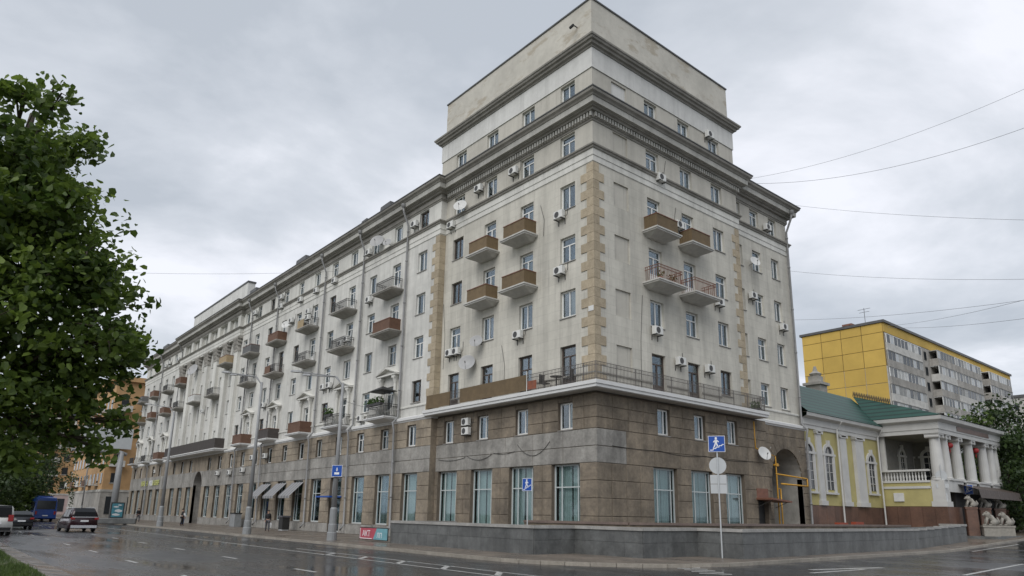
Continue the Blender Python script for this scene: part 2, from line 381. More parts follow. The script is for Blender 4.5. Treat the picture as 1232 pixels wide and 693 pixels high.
# ------------------------------------------------------------------ mesh helpers
class MB:
    def __init__(s): s.v = []; s.f = []
    def add(s, vs, fs):
        o = len(s.v); s.v += [tuple(p) for p in vs]; s.f += [tuple(i+o for i in f) for f in fs]; return s
    def box(s, x0, x1, y0, y1, z0, z1):
        return s.add([(x0,y0,z0),(x1,y0,z0),(x1,y1,z0),(x0,y1,z0),(x0,y0,z1),(x1,y0,z1),(x1,y1,z1),(x0,y1,z1)],
                     [(0,3,2,1),(4,5,6,7),(0,1,5,4),(1,2,6,5),(2,3,7,6),(3,0,4,7)])
    def bbox(s, x0, x1, y0, y1, z0, z1, b=0.02):
        # box with its front (y0) edges chamfered
        return s.add([(x0,y1,z0),(x1,y1,z0),(x1,y1,z1),(x0,y1,z1),(x0,y0+b,z0),(x1,y0+b,z0),(x1,y0+b,z1),(x0,y0+b,z1),
                      (x0+b,y0,z0+b),(x1-b,y0,z0+b),(x1-b,y0,z1-b),(x0+b,y0,z1-b)],
                     [(0,3,2,1),(8,9,10,11),(4,5,9,8),(5,6,10,9),(6,7,11,10),(7,4,8,11),(0,1,5,4),(1,2,6,5),(2,3,7,6),(3,0,4,7)])
    def quad(s, *p): return s.add(p, [tuple(range(len(p)))])
    def tube(s, pts, r, n=8, cap=True):
        pts = [Vector(p) for p in pts]; rs = r if isinstance(r, (list, tuple)) else [r]*len(pts)
        rings = []; o = len(s.v)
        for i, p in enumerate(pts):
            t = (pts[min(i+1, len(pts)-1)]-pts[max(i-1, 0)]).normalized()
            a = Vector((0, 0, 1)) if abs(t.z) < 0.9 else Vector((1, 0, 0))
            u = t.cross(a).normalized(); w = t.cross(u)
            for k in range(n):
                an = 2*math.pi*k/n; s.v.append(tuple(p+(u*math.cos(an)+w*math.sin(an))*rs[i]))
        for i in range(len(pts)-1):
            for k in range(n):
                a, b = o+i*n+k, o+i*n+(k+1) % n; s.f.append((a, b, b+n, a+n))
        if cap:
            s.f.append(tuple(o+k for k in range(n))[::-1]); s.f.append(tuple(o+(len(pts)-1)*n+k for k in range(n)))
        return s
    def lathe(s, prof, cx=0, cy=0, n=16, a0=0.0, a1=2*math.pi):
        o = len(s.v); full = abs(a1-a0-2*math.pi) < 1e-6; m = n if full else n+1
        for r, z in prof:
            for k in range(m):
                an = a0+(a1-a0)*k/n; s.v.append((cx+r*math.cos(an), cy+r*math.sin(an), z))
        for i in range(len(prof)-1):
            for k in range(n):
                a, b = o+i*m+k, o+i*m+(k+1) % m; s.f.append((a, b, b+m, a+m))
        return s
    def prism(s, poly, y0, y1):     # polygon in x-z extruded along y
        n = len(poly); vs = [(x, y0, z) for x, z in poly]+[(x, y1, z) for x, z in poly]
        fs = [tuple(range(n)), tuple(range(2*n-1, n-1, -1))]+[(i, i+n, (i+1) % n+n, (i+1) % n) for i in range(n)]
        return s.add(vs, fs)
    def ell(s, c, r, nu=12, nv=8):
        o = len(s.v)
        for j in range(nv+1):
            ph = math.pi*j/nv
            for i in range(nu):
                th = 2*math.pi*i/nu; s.v.append((c[0]+r[0]*math.sin(ph)*math.cos(th), c[1]+r[1]*math.sin(ph)*math.sin(th), c[2]+r[2]*math.cos(ph)))
        for j in range(nv):
            for i in range(nu):
                a, b = o+j*nu+i, o+j*nu+(i+1) % nu; s.f.append((a, a+nu, b+nu, b))
        return s
    def mesh(s, name, mat, smooth=False):
        me = bpy.data.meshes.new(name); me.from_pydata(s.v, [], s.f); me.update()
        me.materials.append(MATS[mat] if isinstance(mat, str) else mat)
        bm = bmesh.new(); bm.from_mesh(me)
        bmesh.ops.recalc_face_normals(bm, faces=bm.faces); bm.to_mesh(me); bm.free()
        if smooth:
            me.polygons.foreach_set('use_smooth', [True]*len(me.polygons))
        return me
    def build(s, name, mat, parent=None, loc=None, rz=0.0, smooth=False):
        return put(name, s.mesh(name, mat, smooth), parent, loc, rz)
def put(name, me, parent=None, loc=None, rz=0.0):
    o = bpy.data.objects.new(name, me); COL.objects.link(o)
    if parent is not None: o.parent = parent
    if loc is not None: o.location = loc
    if rz: o.rotation_euler = (0, 0, rz)
    return o
def empty(name, loc=(0, 0, 0), rz=0.0, parent=None):
    o = put(name, None, parent, loc, rz); o.empty_display_size = 0.5; return o
def tag(o, label, cat, group=None):
    o['label'] = label; o['category'] = cat
    if group: o['group'] = group
    return o
def struct(o): o['kind'] = 'structure'; return o
def stuff(o): o['kind'] = 'stuff'; return o
CACHE = {}
def cached(key, fn):
    if key not in CACHE: CACHE[key] = fn()
    return CACHE[key]
def copy_tree(o, parent=None):
    c = o.copy(); COL.objects.link(c); c.parent = parent
    for ch in list(o.children): copy_tree(ch, c)
    return c
ORD = ['zeroth','first','second','third','fourth','fifth','sixth','seventh','eighth','ninth','tenth','eleventh','twelfth']

# ================================================================== SETTING
def sheet(name, mat, xs, ys, zf):
    m = MB()
    for y in ys:
        for x in xs: m.v.append((x, y, zf(x, y)))
    nx = len(xs)
    for j in range(len(ys)-1):
        for i in range(nx-1):
            a = j*nx+i; m.f.append((a, a+1, a+nx+1, a+nx))
    return struct(m.build(name, mat))
sheet('ground', 'soil', [-1800, -600, -200, 60, 300, 1500], [-1500, -300, -60, 23, 93, 400, 1800], lambda x, y: gz(y)-0.06)
sheet('road', 'wet_asphalt', [-900, -300, -120, -60, -30, 0, 30, 60, 150, 600], [-24.2, -18, -9, 0, 10, 23, 30, 40, 60, 93, 200, 420], lambda x, y: gz(y))

# pavement with a rounded corner; outer path from far up the avenue, round the corner and up the side street
outer = [(-420, -9.2), (-200, -9.2), (-120, -9.2), (-60, -9.2)]+[(-40+i, -9.2) for i in range(43)]
CX, CY, CR = 2.6, -2.2, 7.0
outer += [(CX+CR*math.cos(R(a)), CY+CR*math.sin(R(a))) for a in range(-84, 1, 8)]
outer += [(9.6-0.035*(y+1), y) for y in range(-1, 41)]+[(8.15-0.02*(y-40), y) for y in (44, 48, 54, 60, 75, 93, 120, 200)]
inner = []
for x, y in outer:
    inner.append((x, 1.5) if x < -2 and y < 0 else ((-2.0, 1.5) if y < 1.5 else (-2.0, y)))
pv = MB()
for (x, y), (a, b) in zip(outer, inner): pv.v += [(x, y, gz(y)+0.12), (a, b, gz(b)+0.12)]
for i in range(len(outer)-1): pv.f.append((2*i, 2*i+2, 2*i+3, 2*i+1))
struct(pv.build('pavement', 'wet_paving'))
kerb = struct(empty('kerb', (0, 0, 0)))
def kerb_piece(p, q, g=0.006):
    p, q = Vector(p), Vector(q); d = (q-p).normalized(); n = Vector((d.y, -d.x)); p = p+d*g; q = q-d*g
    i0, i1, o0, o1 = p-n*0.10, q-n*0.10, p+n*0.06, q+n*0.06
    z0, z1 = gz(p.y), gz(q.y); t = 0.135
    m = MB().add([(o0.x, o0.y, z0-0.05), (o1.x, o1.y, z1-0.05), (i1.x, i1.y, z1-0.05), (i0.x, i0.y, z0-0.05),
                  (o0.x, o0.y, z0+t), (o1.x, o1.y, z1+t), (i1.x, i1.y, z1+t), (i0.x, i0.y, z0+t)],
                 [(0,3,2,1),(4,5,6,7),(0,1,5,4),(1,2,6,5),(2,3,7,6),(3,0,4,7)])
    return m
for i in range(len(outer)-1):
    kerb_piece(outer[i], outer[i+1]).build('kerb_stone', 'kerb_granite', kerb)
# boulevard verge on the near side of the avenue
sheet('verge', 'soil', [-900, -200, -60, -30, -10, 0, 10, 20, 40, 100, 400], [-60, -45, -36, -30, -27, -25.4, -24.75], lambda x, y: 0.10+0.06*math.sin(x*0.7+y)*(1 if -40 < x < 40 and y < -25 else 0))
sheet('muddy_gutter', 'mud', [-60+2*i for i in range(46)], [-24.75, -24.45, -24.0], lambda x, y: 0.10 if y < -24.7 else (0.05 if y < -24.2 else 0.006))
gm = MB()
rg = random.Random(3)
for i in range(26000):
    x = rg.uniform(-26, 9.0); y = -24.85-abs(rg.gauss(0, 2.2))
    h = rg.uniform(0.05, 0.16); a = rg.uniform(0, math.pi); w = 0.012
    lx, ly = rg.uniform(-.06, .06), rg.uniform(-.06, .06)
    z = 0.08+0.05*math.sin(x*0.7+y)
    gm.add([(x-w*math.cos(a), y-w*math.sin(a), z), (x+w*math.cos(a), y+w*math.sin(a), z), (x+lx, y+ly, z+h)], [(0, 1, 2)])
gme = bpy.data.meshes.new('grass'); gme.from_pydata(gm.v, [], gm.f); gme.materials.append(MATS['grass'])
gr = put('grass', gme); stuff(gr); tag(gr, 'short wet green grass on the verge beside the muddy gutter', 'grass')

# road markings, each a painted sheet a few mm above the asphalt
marks = struct(empty('road_marking'))
def dash(x0, y0, x1, y1, w):
    p, q = Vector((x0, y0)), Vector((x1, y1)); d = (q-p).normalized(); n = Vector((-d.y, d.x))*(w/2)
    MB().add([(a.x, a.y, gz(a.y)+0.005) for a in (p-n, q-n, q+n, p+n)], [(0, 1, 2, 3)]).build('painted_line', 'road_paint', marks)
for i in range(-2, 16):
    x = 4.75-7.15*i; dash(x, -17.75, x-1.6, -17.78, 0.15)
for i in range(-1, 8):
    x = -1.6-7.15*i; dash(x, -21.45, x-1.6, -21.48, 0.12)
dash(-200, -13.75, 9.5, -13.55, 0.13)
dash(-9, -12.55, 11.5, -12.5, 0.12)
for x in (-3.4, -0.4, 2.6, 5.6, 8.6): dash(x, -13.6, x-1.2, -12.5, 0.22)
for i in range(5):
    dash(8.55+i*0.62, -4.95-i*0.42, 9.45+i*0.62, -4.35-i*0.42, 0.26)
for (a, b, w) in (((975, 685.5), (1062, 683), 0.28), ((975, 689.5), (1040, 685), 0.2), ((1170, 664.5), (1226, 661), 0.15), ((1160, 692), (1231, 678.5), 0.16)):
    p, q = onZ(*a, 0.004), onZ(*b, 0.004); dash(p[0], p[1], q[0], q[1], w)

# ================================================================== THE APARTMENT BUILDING
bld = tag(empty('apartment_building', (0, 0, 0)), 'long pale apartment house with brown stone base and tall corner tower', 'building')
YW, YP, XW = -0.5, -0.9, -0.5           # wing plane, portico plane, right wing plane
BF = 0.2                                # the stone base stands proud by this much
XE, YT, YE = -106.3, 15.3, 23.2         # far end of the avenue wing, end of the tower on the side street, end of the right wing
def xk(k): return -2.14-3.91*k
TL = [-2.16, -5.97, -9.88, -13.72]      # window axes, tower, avenue side
TR = [2.48, 5.62, 9.2, 12.78]           # window axes, tower, side street (the first is a blind niche)
WR = [16.15, 18.5, 21.15]
Z2, Z3, Z4, Z5, Z6, Z7, Z8 = (6.58, 8.12), (9.85, 11.5), (13.25, 14.9), (16.7, 18.32), (20.15, 21.76), (23.72, 25.15), (27.45, 28.78)
ROWS = {2: Z2, 3: Z3, 4: Z4, 5: Z5, 6: Z6, 7: Z7, 8: Z8}
def FA(yp): return ((0, yp, 0), 0.0)                     # avenue-side frame: local x = world x, front = -y
def FS(xp): return ((xp, 0, 0), math.pi/2)               # side-street frame: local x = world y, front = +x
def place(fr, u, d, z):                                  # facade frame, along, outward, up -> world
    (ox, oy, oz), rz = fr
    return (u, oy-d, z) if rz == 0 else (ox+d, u, z)

def wall(fr, mat, u0, u1, z0, z1, holes, rev=0.26, name='wall', parent=None):
    holes = [h for h in holes if z0-1e-6 <= h[2] and h[3] <= z1+1e-6 or (h[2]+h[3])/2 > z0 and (h[2]+h[3])/2 < z1 or (h[2] < z1 and h[3] > z0)]
    holes = [(max(h[0], u0), min(h[1], u1), max(h[2], z0), min(h[3], z1)) for h in holes]
    us = sorted({u0, u1}|{h[0] for h in holes}|{h[1] for h in holes}); zs = sorted({z0, z1}|{h[2] for h in holes}|{h[3] for h in holes})
    us = [u for u in us if u0-1e-6 <= u <= u1+1e-6]; zs = [z for z in zs if z0-1e-6 <= z <= z1+1e-6]
    m = MB()
    for i in range(len(us)-1):
        for j in range(len(zs)-1):
            cu, cz = (us[i]+us[i+1])/2, (zs[j]+zs[j+1])/2
            if any(h[0] < cu < h[1] and h[2] < cz < h[3] for h in holes): continue
            m.quad((us[i], 0, zs[j]), (us[i+1], 0, zs[j]), (us[i+1], 0, zs[j+1]), (us[i], 0, zs[j+1]))
    for a, b, c, d in holes:
        m.quad((a, 0, c), (a, rev, c), (a, rev, d), (a, 0, d)); m.quad((b, 0, c), (b, 0, d), (b, rev, d), (b, rev, c))
        m.quad((a, 0, d), (a, rev, d), (b, rev, d), (b, 0, d)); m.quad((a, 0, c), (b, 0, c), (b, rev, c), (a, rev, c))
    return m.build(name, mat, parent or bld, fr[0], fr[1])

# ---- windows: the frame is the part, panes, sill and curtain its sub-parts
def win_frame(w, h, style):
    m = MB(); t = 0.1; panes = []
    def bar(x0, x1, z0, z1): m.box(x0, x1, -0.03, 0.04, z0, z1)
    bar(-w/2, -w/2+t, 0, h); bar(w/2-t, w/2, 0, h); bar(-w/2+t, w/2-t, 0, t); bar(-w/2+t, w/2-t, h-t, h)
    if style == 'two':
        bar(-0.04, 0.04, t, h-t); panes = [(-w/2+t, -0.04, t, h-t), (0.04, w/2-t, t, h-t)]
    elif style == 'tee':
        zt = h*0.68
        bar(-w/2+t, w/2-t, zt-0.035, zt+0.035); bar(-0.04, 0.04, t, zt-0.035)
        panes = [(-w/2+t, -0.04, t, zt-0.035), (0.04, w/2-t, t, zt-0.035), (-w/2+t, w/2-t, zt+0.035, h-t)]
    elif style == 'old':
        zt = h*0.66
        bar(-w/2+t, w/2-t, zt-0.03, zt+0.03); bar(-0.035, 0.035, t, zt-0.03); bar(0.1, 0.15, zt+0.03, h-t)
        panes = [(-w/2+t, -0.035, t, zt-0.03), (0.035, w/2-t, t, zt-0.03), (-w/2+t, 0.1, zt+0.03, h-t), (0.15, w/2-t, zt+0.03, h-t)]
    elif style == 'off':
        c = w*0.14
        bar(c-0.04, c+0.04, t, h-t); panes = [(-w/2+t, c-0.04, t, h-t), (c+0.04, w/2-t, t, h-t)]
    elif style == 'door':
        zt = h*0.76
        bar(-w/2+t, w/2-t, zt-0.035, zt+0.035); bar(-0.05, 0.05, t, zt-0.035); bar(-w/2+t, -0.05, 0.55, 0.62); bar(0.05, w/2-t, 0.55, 0.62)
        panes = [(-w/2+t, -0.05, 0.62, zt-0.035), (0.05, w/2-t, 0.62, zt-0.035), (-w/2+t, w/2-t, zt+0.035, h-t)]
        m.box(-w/2+t, -0.05, -0.01, 0.02, t, 0.55); m.box(0.05, w/2-t, -0.01, 0.02, t, 0.55)
    elif style == 'shop':
        zt = h*0.66; a = -w/2+w*0.27; b = w/2-w*0.16
        bar(a-0.035, a+0.035, t, h-t); bar(b-0.03, b+0.03, t, h-t)
        bar(-w/2+t, a-0.035, zt-0.03, zt+0.03); bar(a+0.035, b-0.03, zt-0.03, zt+0.03); bar(b+0.03, w/2-t, zt-0.03, zt+0.03)
        panes = [(-w/2+t, a-0.035, t, zt-0.03), (a+0.035, b-0.03, t, zt-0.03), (b+0.03, w/2-t, t, zt-0.03), (-w/2+t, a-0.035, zt+0.03, h-t), (a+0.035, b-0.03, zt+0.03, h-t), (b+0.03, w/2-t, zt+0.03, h-t)]
    return m, panes
wrnd = random.Random(11)
def window(fr, u, z0, w, h, style='two', frame='white_frame', rec=0.2, curtain=None, sill=True, parent=None, glass='glass'):
    w = round(w, 2); h = round(h, 2)
    key = ('win', w, h, style, frame)
    me, panes = cached(key, lambda: (lambda r: (r[0].mesh('window', frame), r[1]))(win_frame(w, h, style)))
    p = place(fr, u, -rec, z0)
    o = put('window', me, parent or bld, p, fr[1])
    for a, b, c, d in panes:
        pm = cached(('pane', round(b-a, 3), round(d-c, 3), glass), lambda: MB().box(-(b-a)/2-0.01, (b-a)/2+0.01, 0.0, 0.012, -0.01, d-c+0.01).mesh('pane', glass))
        put('pane', pm, o, ((a+b)/2, 0, c))
    if sill:
        put('sill', cached(('sill', w), lambda: MB().add([(-w/2-.04,-rec-.06,-.03),(w/2+.04,-rec-.06,-.03),(w/2+.04,0,0.005),(-w/2-.04,0,0.005),(-w/2-.04,-rec-.06,-.075),(w/2+.04,-rec-.06,-.075),(w/2+.04,0,-.06),(-w/2-.04,0,-.06)],[(0,1,2,3),(4,7,6,5),(0,4,5,1),(1,5,6,2),(3,2,6,7),(0,3,7,4)]).mesh('sill', 'sill_metal')), o, (0, 0, 0))
    r = wrnd.random() if curtain is None else -1
    if curtain: kind = curtain
    else: kind = 'both' if r < 0.38 else ('full' if r < 0.52 else ('half' if r < 0.70 else None))
    if kind and kind != 'none':
        cm = 'shop_blind' if kind == 'shop' else ('curtain_pale' if wrnd.random() < 0.72 else 'curtain_beige')
        def mk():
            m = MB()
            if kind == 'both': m.quad((-w/2, 0, 0), (-w/2+w*0.3, 0, 0), (-w/2+w*0.24, 0, h), (-w/2, 0, h)); m.quad((w/2-w*0.3, 0, 0), (w/2, 0, 0), (w/2, 0, h), (w/2-w*0.24, 0, h))
            elif kind == 'half': m.quad((-w*0.05, 0, 0), (w/2, 0, 0), (w/2, 0, h), (-w*0.02, 0, h))
            elif kind == 'shop':
                a, b = -w/2+w*wrnd.uniform(0.0, .12), w/2-w*wrnd.uniform(0.0, .22); c = a+(b-a)*wrnd.uniform(.4, .7)
                m.quad((a, 0, 0), (c-.03, 0, 0), (c-.03, 0, h), (a, 0, h)); m.quad((c+.05, .03, 0), (b, .03, 0), (b, .03, h), (c+.05, .03, h))
            else: m.quad((-w/2, 0, 0), (w/2, 0, 0), (w/2, 0, h), (-w/2, 0, h))
            return m.mesh('curtain', cm)
        put('curtain', cached(('cur', w, h, kind, cm, wrnd.randint(0, 5) if kind == 'shop' else 0), mk), o, (0, 0.16, 0))
    return o
def rnd_style(): return wrnd.choices(['two', 'tee', 'old', 'off'], [4, 4, 1.5, 2])[0]
def rnd_frame(): return wrnd.choices(['white_frame', 'grey_frame', 'brown_frame'], [8, 1.2, 1])[0]

# ---- plan tables: which columns have balcony doors
W = 1.3
holes_TL, holes_TR, holes_WL, holes_WR, holes_P, holes_FL = [], [], [], [], [], []
def hole(u, z0, z1, w=W): return (u-w/2, u+w/2, z0, z1)
FTL, FTR, FWL, FWR = FA(0.0), FS(0.0), FA(YW), FS(XW)
# tower, avenue side
for i, u in enumerate(TL):
    for r in (3, 4, 5, 6, 7):
        z0, z1 = ROWS[r]; st = rnd_style(); fm = rnd_frame()
        if i in (1, 2) and r in (5, 6): z0 -= 0.62; st = 'door'; fm = 'white_frame'
        if r == 3: z0 = 9.0; st = 'door' if i != 1 else 'old'; fm = 'brown_frame'
        if i == 3 and r == 6: fm = 'brown_frame'
        if r == 4 and i < 3: st, fm = 'two', 'white_frame'
        holes_TL.append(hole(u, z0, z1)); window(FTL, u, z0, W, z1-z0, st, fm, sill=(st != 'door'))
wall(FTL, 'tower_plaster', -15.4, 0, 8.4, 22.6, holes_TL)
wall(FTL, 'upper_plaster', -15.4, 0, 22.6, 25.4, holes_TL)
# tower, side street
for i, u in enumerate(TR):
    for r in (3, 4, 5, 6, 7):
        z0, z1 = ROWS[r]; st = 'tee' if wrnd.random() < .7 else 'two'; fm = 'white_frame'
        if i == 0:
            h = hole(u, z0 if r != 3 else 10.0, z1, 1.36); holes_TR.append(h)
            MB().box(-0.68, 0.68, 0, 0.06, 0, h[3]-h[2]).build('blind_panel', 'upper_plaster', bld, place(FTR, u, -0.1, h[2]), math.pi/2)
            continue
        if i in (1, 2) and r in (5, 6): z0 -= 0.62; st = 'door'
        if r == 3:
            fm = 'brown_frame'
            if i < 3: z0 = 9.0; st = 'door'
        holes_TR.append(hole(u, z0, z1)); window(FTR, u, z0, W, z1-z0, st, fm, sill=(st != 'door'))
wall(FTR, 'tower_plaster', 0, YT, 8.4, 22.6, holes_TR)
wall(FTR, 'upper_plaster', 0, YT, 22.6, 25.4, holes_TR)
# right wing on the side street (narrow slot, two windows per floor)
for i, (u, w) in enumerate(zip(WR, (0.8, 1.2, 1.12))):
    for r in (3, 4, 5, 6, 7):
        z0, z1 = ROWS[r]
        holes_WR.append(hole(u, z0, z1, w)); window(FWR, u, z0, w, z1-z0, 'tee' if i == 1 else 'two', 'white_frame')
wall(FWR, 'tower_plaster', YT, YE, 8.4, 22.6, holes_WR)
wall(FWR, 'upper_plaster', YT, YE, 22.6, 25.4, holes_WR)
# avenue wing, portico and far wing
DOORK = {5, 7, 9, 11, 13, 22, 24, 26}
PORT = {15: (6,), 16: (5,), 18: (5,), 20: (5, 6)}
for k in range(4, 27):
    u = xk(k); fr = FWL
    for r in (3, 4, 5, 6, 7):
        z0, z1 = ROWS[r]; st = rnd_style(); fm = rnd_frame()
        if (k in DOORK and r in (3, 5, 6)) or (r in PORT.get(k, ())): z0 -= 0.7; st = 'door'
        if k > 16 and st == 'old': st = 'two'
        holes_WL.append(hole(u, z0, z1)); window(fr, u, z0, W, z1-z0, st, fm, sill=(st != 'door'), curtain=None if k < 18 else 'none')
wall(FWL, 'wing_plaster', XE, -15.4, 8.4, 22.6, holes_WL)
wall(FWL, 'belt_plaster', XE, -15.4, 22.6, 25.4, [h for h in holes_WL])
# small returns between planes, far end, rear, roof deck
ret = MB()
ret.quad((-15.4, YW, 8.4), (-15.4, 0, 8.4), (-15.4, 0, 25.4), (-15.4, YW, 25.4))
ret.build('wall', 'wing_plaster', bld)
ret = MB(); ret.quad((0, YT, 8.4), (XW, YT, 8.4), (XW, YT, 25.4), (0, YT, 25.4))
ret.build('wall', 'tower_plaster', bld)
ret = MB(); ret.quad((XE, YW, 0), (XE, 13, 0), (XE, 13, 26.2), (XE, YW, 26.2)); ret.quad((XW, YE, 8.4), (-14, YE, 8.4), (-14, YE, 26.2), (XW, YE, 26.2))
ret.quad((XW, YE, 0), (-14, YE, 0), (-14, YE, 8.4), (XW, YE, 8.4)); ret.quad((-14, YE, 0), (-14, 13, 0), (-14, 13, 26.2), (-14, YE, 26.2)); ret.quad((XE, 13, 0), (-14, 13, 0), (-14, 13, 26.2), (XE, 13, 26.2))
ret.build('wall', 'tower_plaster', bld)
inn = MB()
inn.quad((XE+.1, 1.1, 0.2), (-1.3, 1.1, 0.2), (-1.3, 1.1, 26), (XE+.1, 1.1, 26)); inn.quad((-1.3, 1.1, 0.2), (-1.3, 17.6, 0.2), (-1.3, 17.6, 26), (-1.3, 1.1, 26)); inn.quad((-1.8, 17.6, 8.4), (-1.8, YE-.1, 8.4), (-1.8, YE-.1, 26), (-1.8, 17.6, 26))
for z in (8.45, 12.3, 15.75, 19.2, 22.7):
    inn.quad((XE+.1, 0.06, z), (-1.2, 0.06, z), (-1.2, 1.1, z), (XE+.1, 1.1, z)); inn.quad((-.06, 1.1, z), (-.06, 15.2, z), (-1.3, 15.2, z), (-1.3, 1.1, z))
inn.build('inner_wall', 'inside_dark', bld)  # added backing that blocks stray light; the rooms' darkness is put into its colour

# ---- mouldings swept round the building
PATH = [(XE, 12.0), (XE, YW), (-83.6, YW), (-83.6, YP), (-58.0, YP), (-58.0, YW), (-15.4, YW), (-15.4, 0), (0, 0), (0, YT), (XW, YT), (XW, YE), (-13.5, YE)]
def sweep(prof, path=PATH, closed=False):
    m = MB(); n = len(path); rings = []
    for i, (x, y) in enumerate(path):
        def nrm(a, b):
            d = Vector((b[0]-a[0], b[1]-a[1])).normalized(); return Vector((d.y, -d.x))
        if i == 0: o = nrm(path[0], path[1])
        elif i == n-1: o = nrm(path[-2], path[-1])
        else:
            a, b = nrm(path[i-1], path[i]), nrm(path[i], path[i+1]); o = a+b if abs(a.dot(b)) < 0.5 else a
        rings.append([(x+o.x*q, y+o.y*q, z) for q, z in prof])
    k = len(prof)
    for r in rings: m.v += r
    for i in range(n-1):
        for j in range(k-1):
            a = i*k+j; m.f.append((a, a+k, a+k+1, a+1))
    return m
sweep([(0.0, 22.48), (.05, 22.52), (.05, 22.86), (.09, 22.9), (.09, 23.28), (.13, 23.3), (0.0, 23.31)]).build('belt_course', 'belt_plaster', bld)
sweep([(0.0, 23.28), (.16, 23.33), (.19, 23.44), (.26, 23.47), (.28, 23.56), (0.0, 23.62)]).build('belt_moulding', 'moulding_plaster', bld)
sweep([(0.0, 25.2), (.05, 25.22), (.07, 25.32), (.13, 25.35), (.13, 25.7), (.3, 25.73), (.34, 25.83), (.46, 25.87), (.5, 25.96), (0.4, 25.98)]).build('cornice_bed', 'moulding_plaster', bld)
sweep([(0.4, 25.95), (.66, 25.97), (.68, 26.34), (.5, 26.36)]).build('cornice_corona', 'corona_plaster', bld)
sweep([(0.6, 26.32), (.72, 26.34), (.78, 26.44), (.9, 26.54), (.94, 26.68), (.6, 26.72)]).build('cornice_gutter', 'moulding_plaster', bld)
sweep([(.5, 26.70), (.97, 26.70), (.98, 26.77), (.02, 27.1), (-.6, 27.15), (-6.0, 27.5)]).build('roof', 'roof_metal', bld)
# dentils: real little blocks under the tower's cornice, one joined part
dm = MB()
x = -15.0
while x < 0.1: dm.box(x, x+.13, -.27, -.12, 25.4, 25.69); x += 0.25
y = 0.0
while y < YT: dm.box(.12, .27, y, y+.13, 25.4, 25.69); y += 0.25
stuff(dm.build('dentil_row', 'corona_plaster', bld))
rf = MB(); rf.quad((XE, 0.5, 27.05), (-15.4, 0.5, 27.05), (-15.4, 13, 27.9), (XE, 13, 27.9)); rf.quad((-15.4, 0.2, 27.0), (-0.3, 0.2, 27.0), (-0.3, YE, 27.0), (-15.4, YE, 27.0))
rf.build('roof', 'roof_metal', bld)
for x, w, h in ((-24.2, 1.9, .5), (-27.6, 1.2, .3), (-42.0, 2.6, .55), (-55.6, 2.2, .5), (-95, 3, .5)):
    MB().prism([(x, 26.8), (x+w, 26.8), (x+w-.1, 27.0+h), (x+.2, 26.95+h)], -1.1, 0.6).build('roof_hatch', 'roof_metal', bld)

# ---- attic storey and tower top
ATL, ATR = FA(0.02), FS(-0.02)
PT = [(-16.3, 14.0), (-16.3, 0.02), (-0.02, 0.02), (-0.02, 15.25), (-14, 15.25)]
hL, hR = [], []
for i, u in enumerate(TL):
    hL.append(hole(u, 27.4, 28.78)); window(ATL, u, 27.4, W, 1.38, 'two', 'white_frame', sill=False)
for i, u in enumerate(TR):
    if i == 0:
        hR.append(hole(u, 27.4, 28.72, 1.4)); MB().box(-0.7, 0.7, 0, 0.06, 0, 1.32).build('blind_panel', 'attic_plaster', bld, place(ATR, u, -0.1, 27.4), math.pi/2); continue
    hR.append(hole(u, 27.4, 28.78)); window(ATR, u, 27.4, W, 1.38, 'two', 'white_frame', sill=False)
wall(ATL, 'upper_plaster', -16.3, -0.02, 26.8, 28.93, hL)
wall(ATR, 'upper_plaster', 0.02, 15.25, 26.8, 28.93, hR)
mm = MB(); mm.quad((-16.3, 0.02, 26.8), (-16.3, 14, 26.8), (-16.3, 14, 31), (-16.3, 0.02, 31)); mm.quad((-0.02, 15.25, 26.8), (-14, 15.25, 26.8), (-14, 15.25, 31), (-0.02, 15.25, 31))
mm.quad((-15.9, 1.6, 27), (-1.6, 1.6, 27), (-1.6, 1.6, 30), (-15.9, 1.6, 30)); mm.quad((-1.6, 1.6, 27), (-1.6, 14.8, 27), (-1.6, 14.8, 30), (-1.6, 1.6, 30))
mm.build('wall', 'attic_plaster', bld)
sweep([(0, 28.90), (.06, 28.90), (.06, 30.32), (.0, 30.34)], PT).build('attic_band', 'attic_plaster', bld)
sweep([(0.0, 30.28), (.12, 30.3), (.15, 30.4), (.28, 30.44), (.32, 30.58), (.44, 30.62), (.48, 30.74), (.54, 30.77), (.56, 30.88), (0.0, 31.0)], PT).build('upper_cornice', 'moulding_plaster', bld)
PP = [(-16.1, 12.0), (-16.1, 0.15), (-0.15, 0.15), (-0.15, 15.05), (-12, 15.05)]
sweep([(0, 30.9), (0, 34.0)], PP).build('parapet', 'parapet_plaster', bld)
PP2 = [(-16.1, 12.0), (-16.1, 0.15), (-0.15, 0.15), (-0.15, 15.05), (-12, 15.05)]
sweep([(-.05, 33.9), (-.05, 34.0), (.06, 34.0), (.07, 34.1), (-.4, 34.14)], PP2).build('parapet_coping', 'roof_metal', bld)
MB().quad((-16, .3, 33.7), (-.3, .3, 33.7), (-.3, 15, 33.7), (-16, 15, 33.7)).build('roof', 'roof_metal', bld)
MB().box(-16.35, -16.08, .3, 10, 30.95, 33.2).build('parapet_end_block', 'parapet_plaster', bld)
MB().box(-3, -.3, 15.03, 15.3, 30.95, 33.2).build('parapet_end_block', 'parapet_plaster', bld)
# attic wall over the portico far down the avenue
mm = MB(); mm.box(-81.8, -59.2, -.2, 0.7, 26.8, 29.75); mm.build('parapet', 'attic_plaster', bld)
MB().box(-81.9, -59.1, -.28, 0.78, 29.75, 29.95).build('parapet_coping', 'roof_metal', bld)

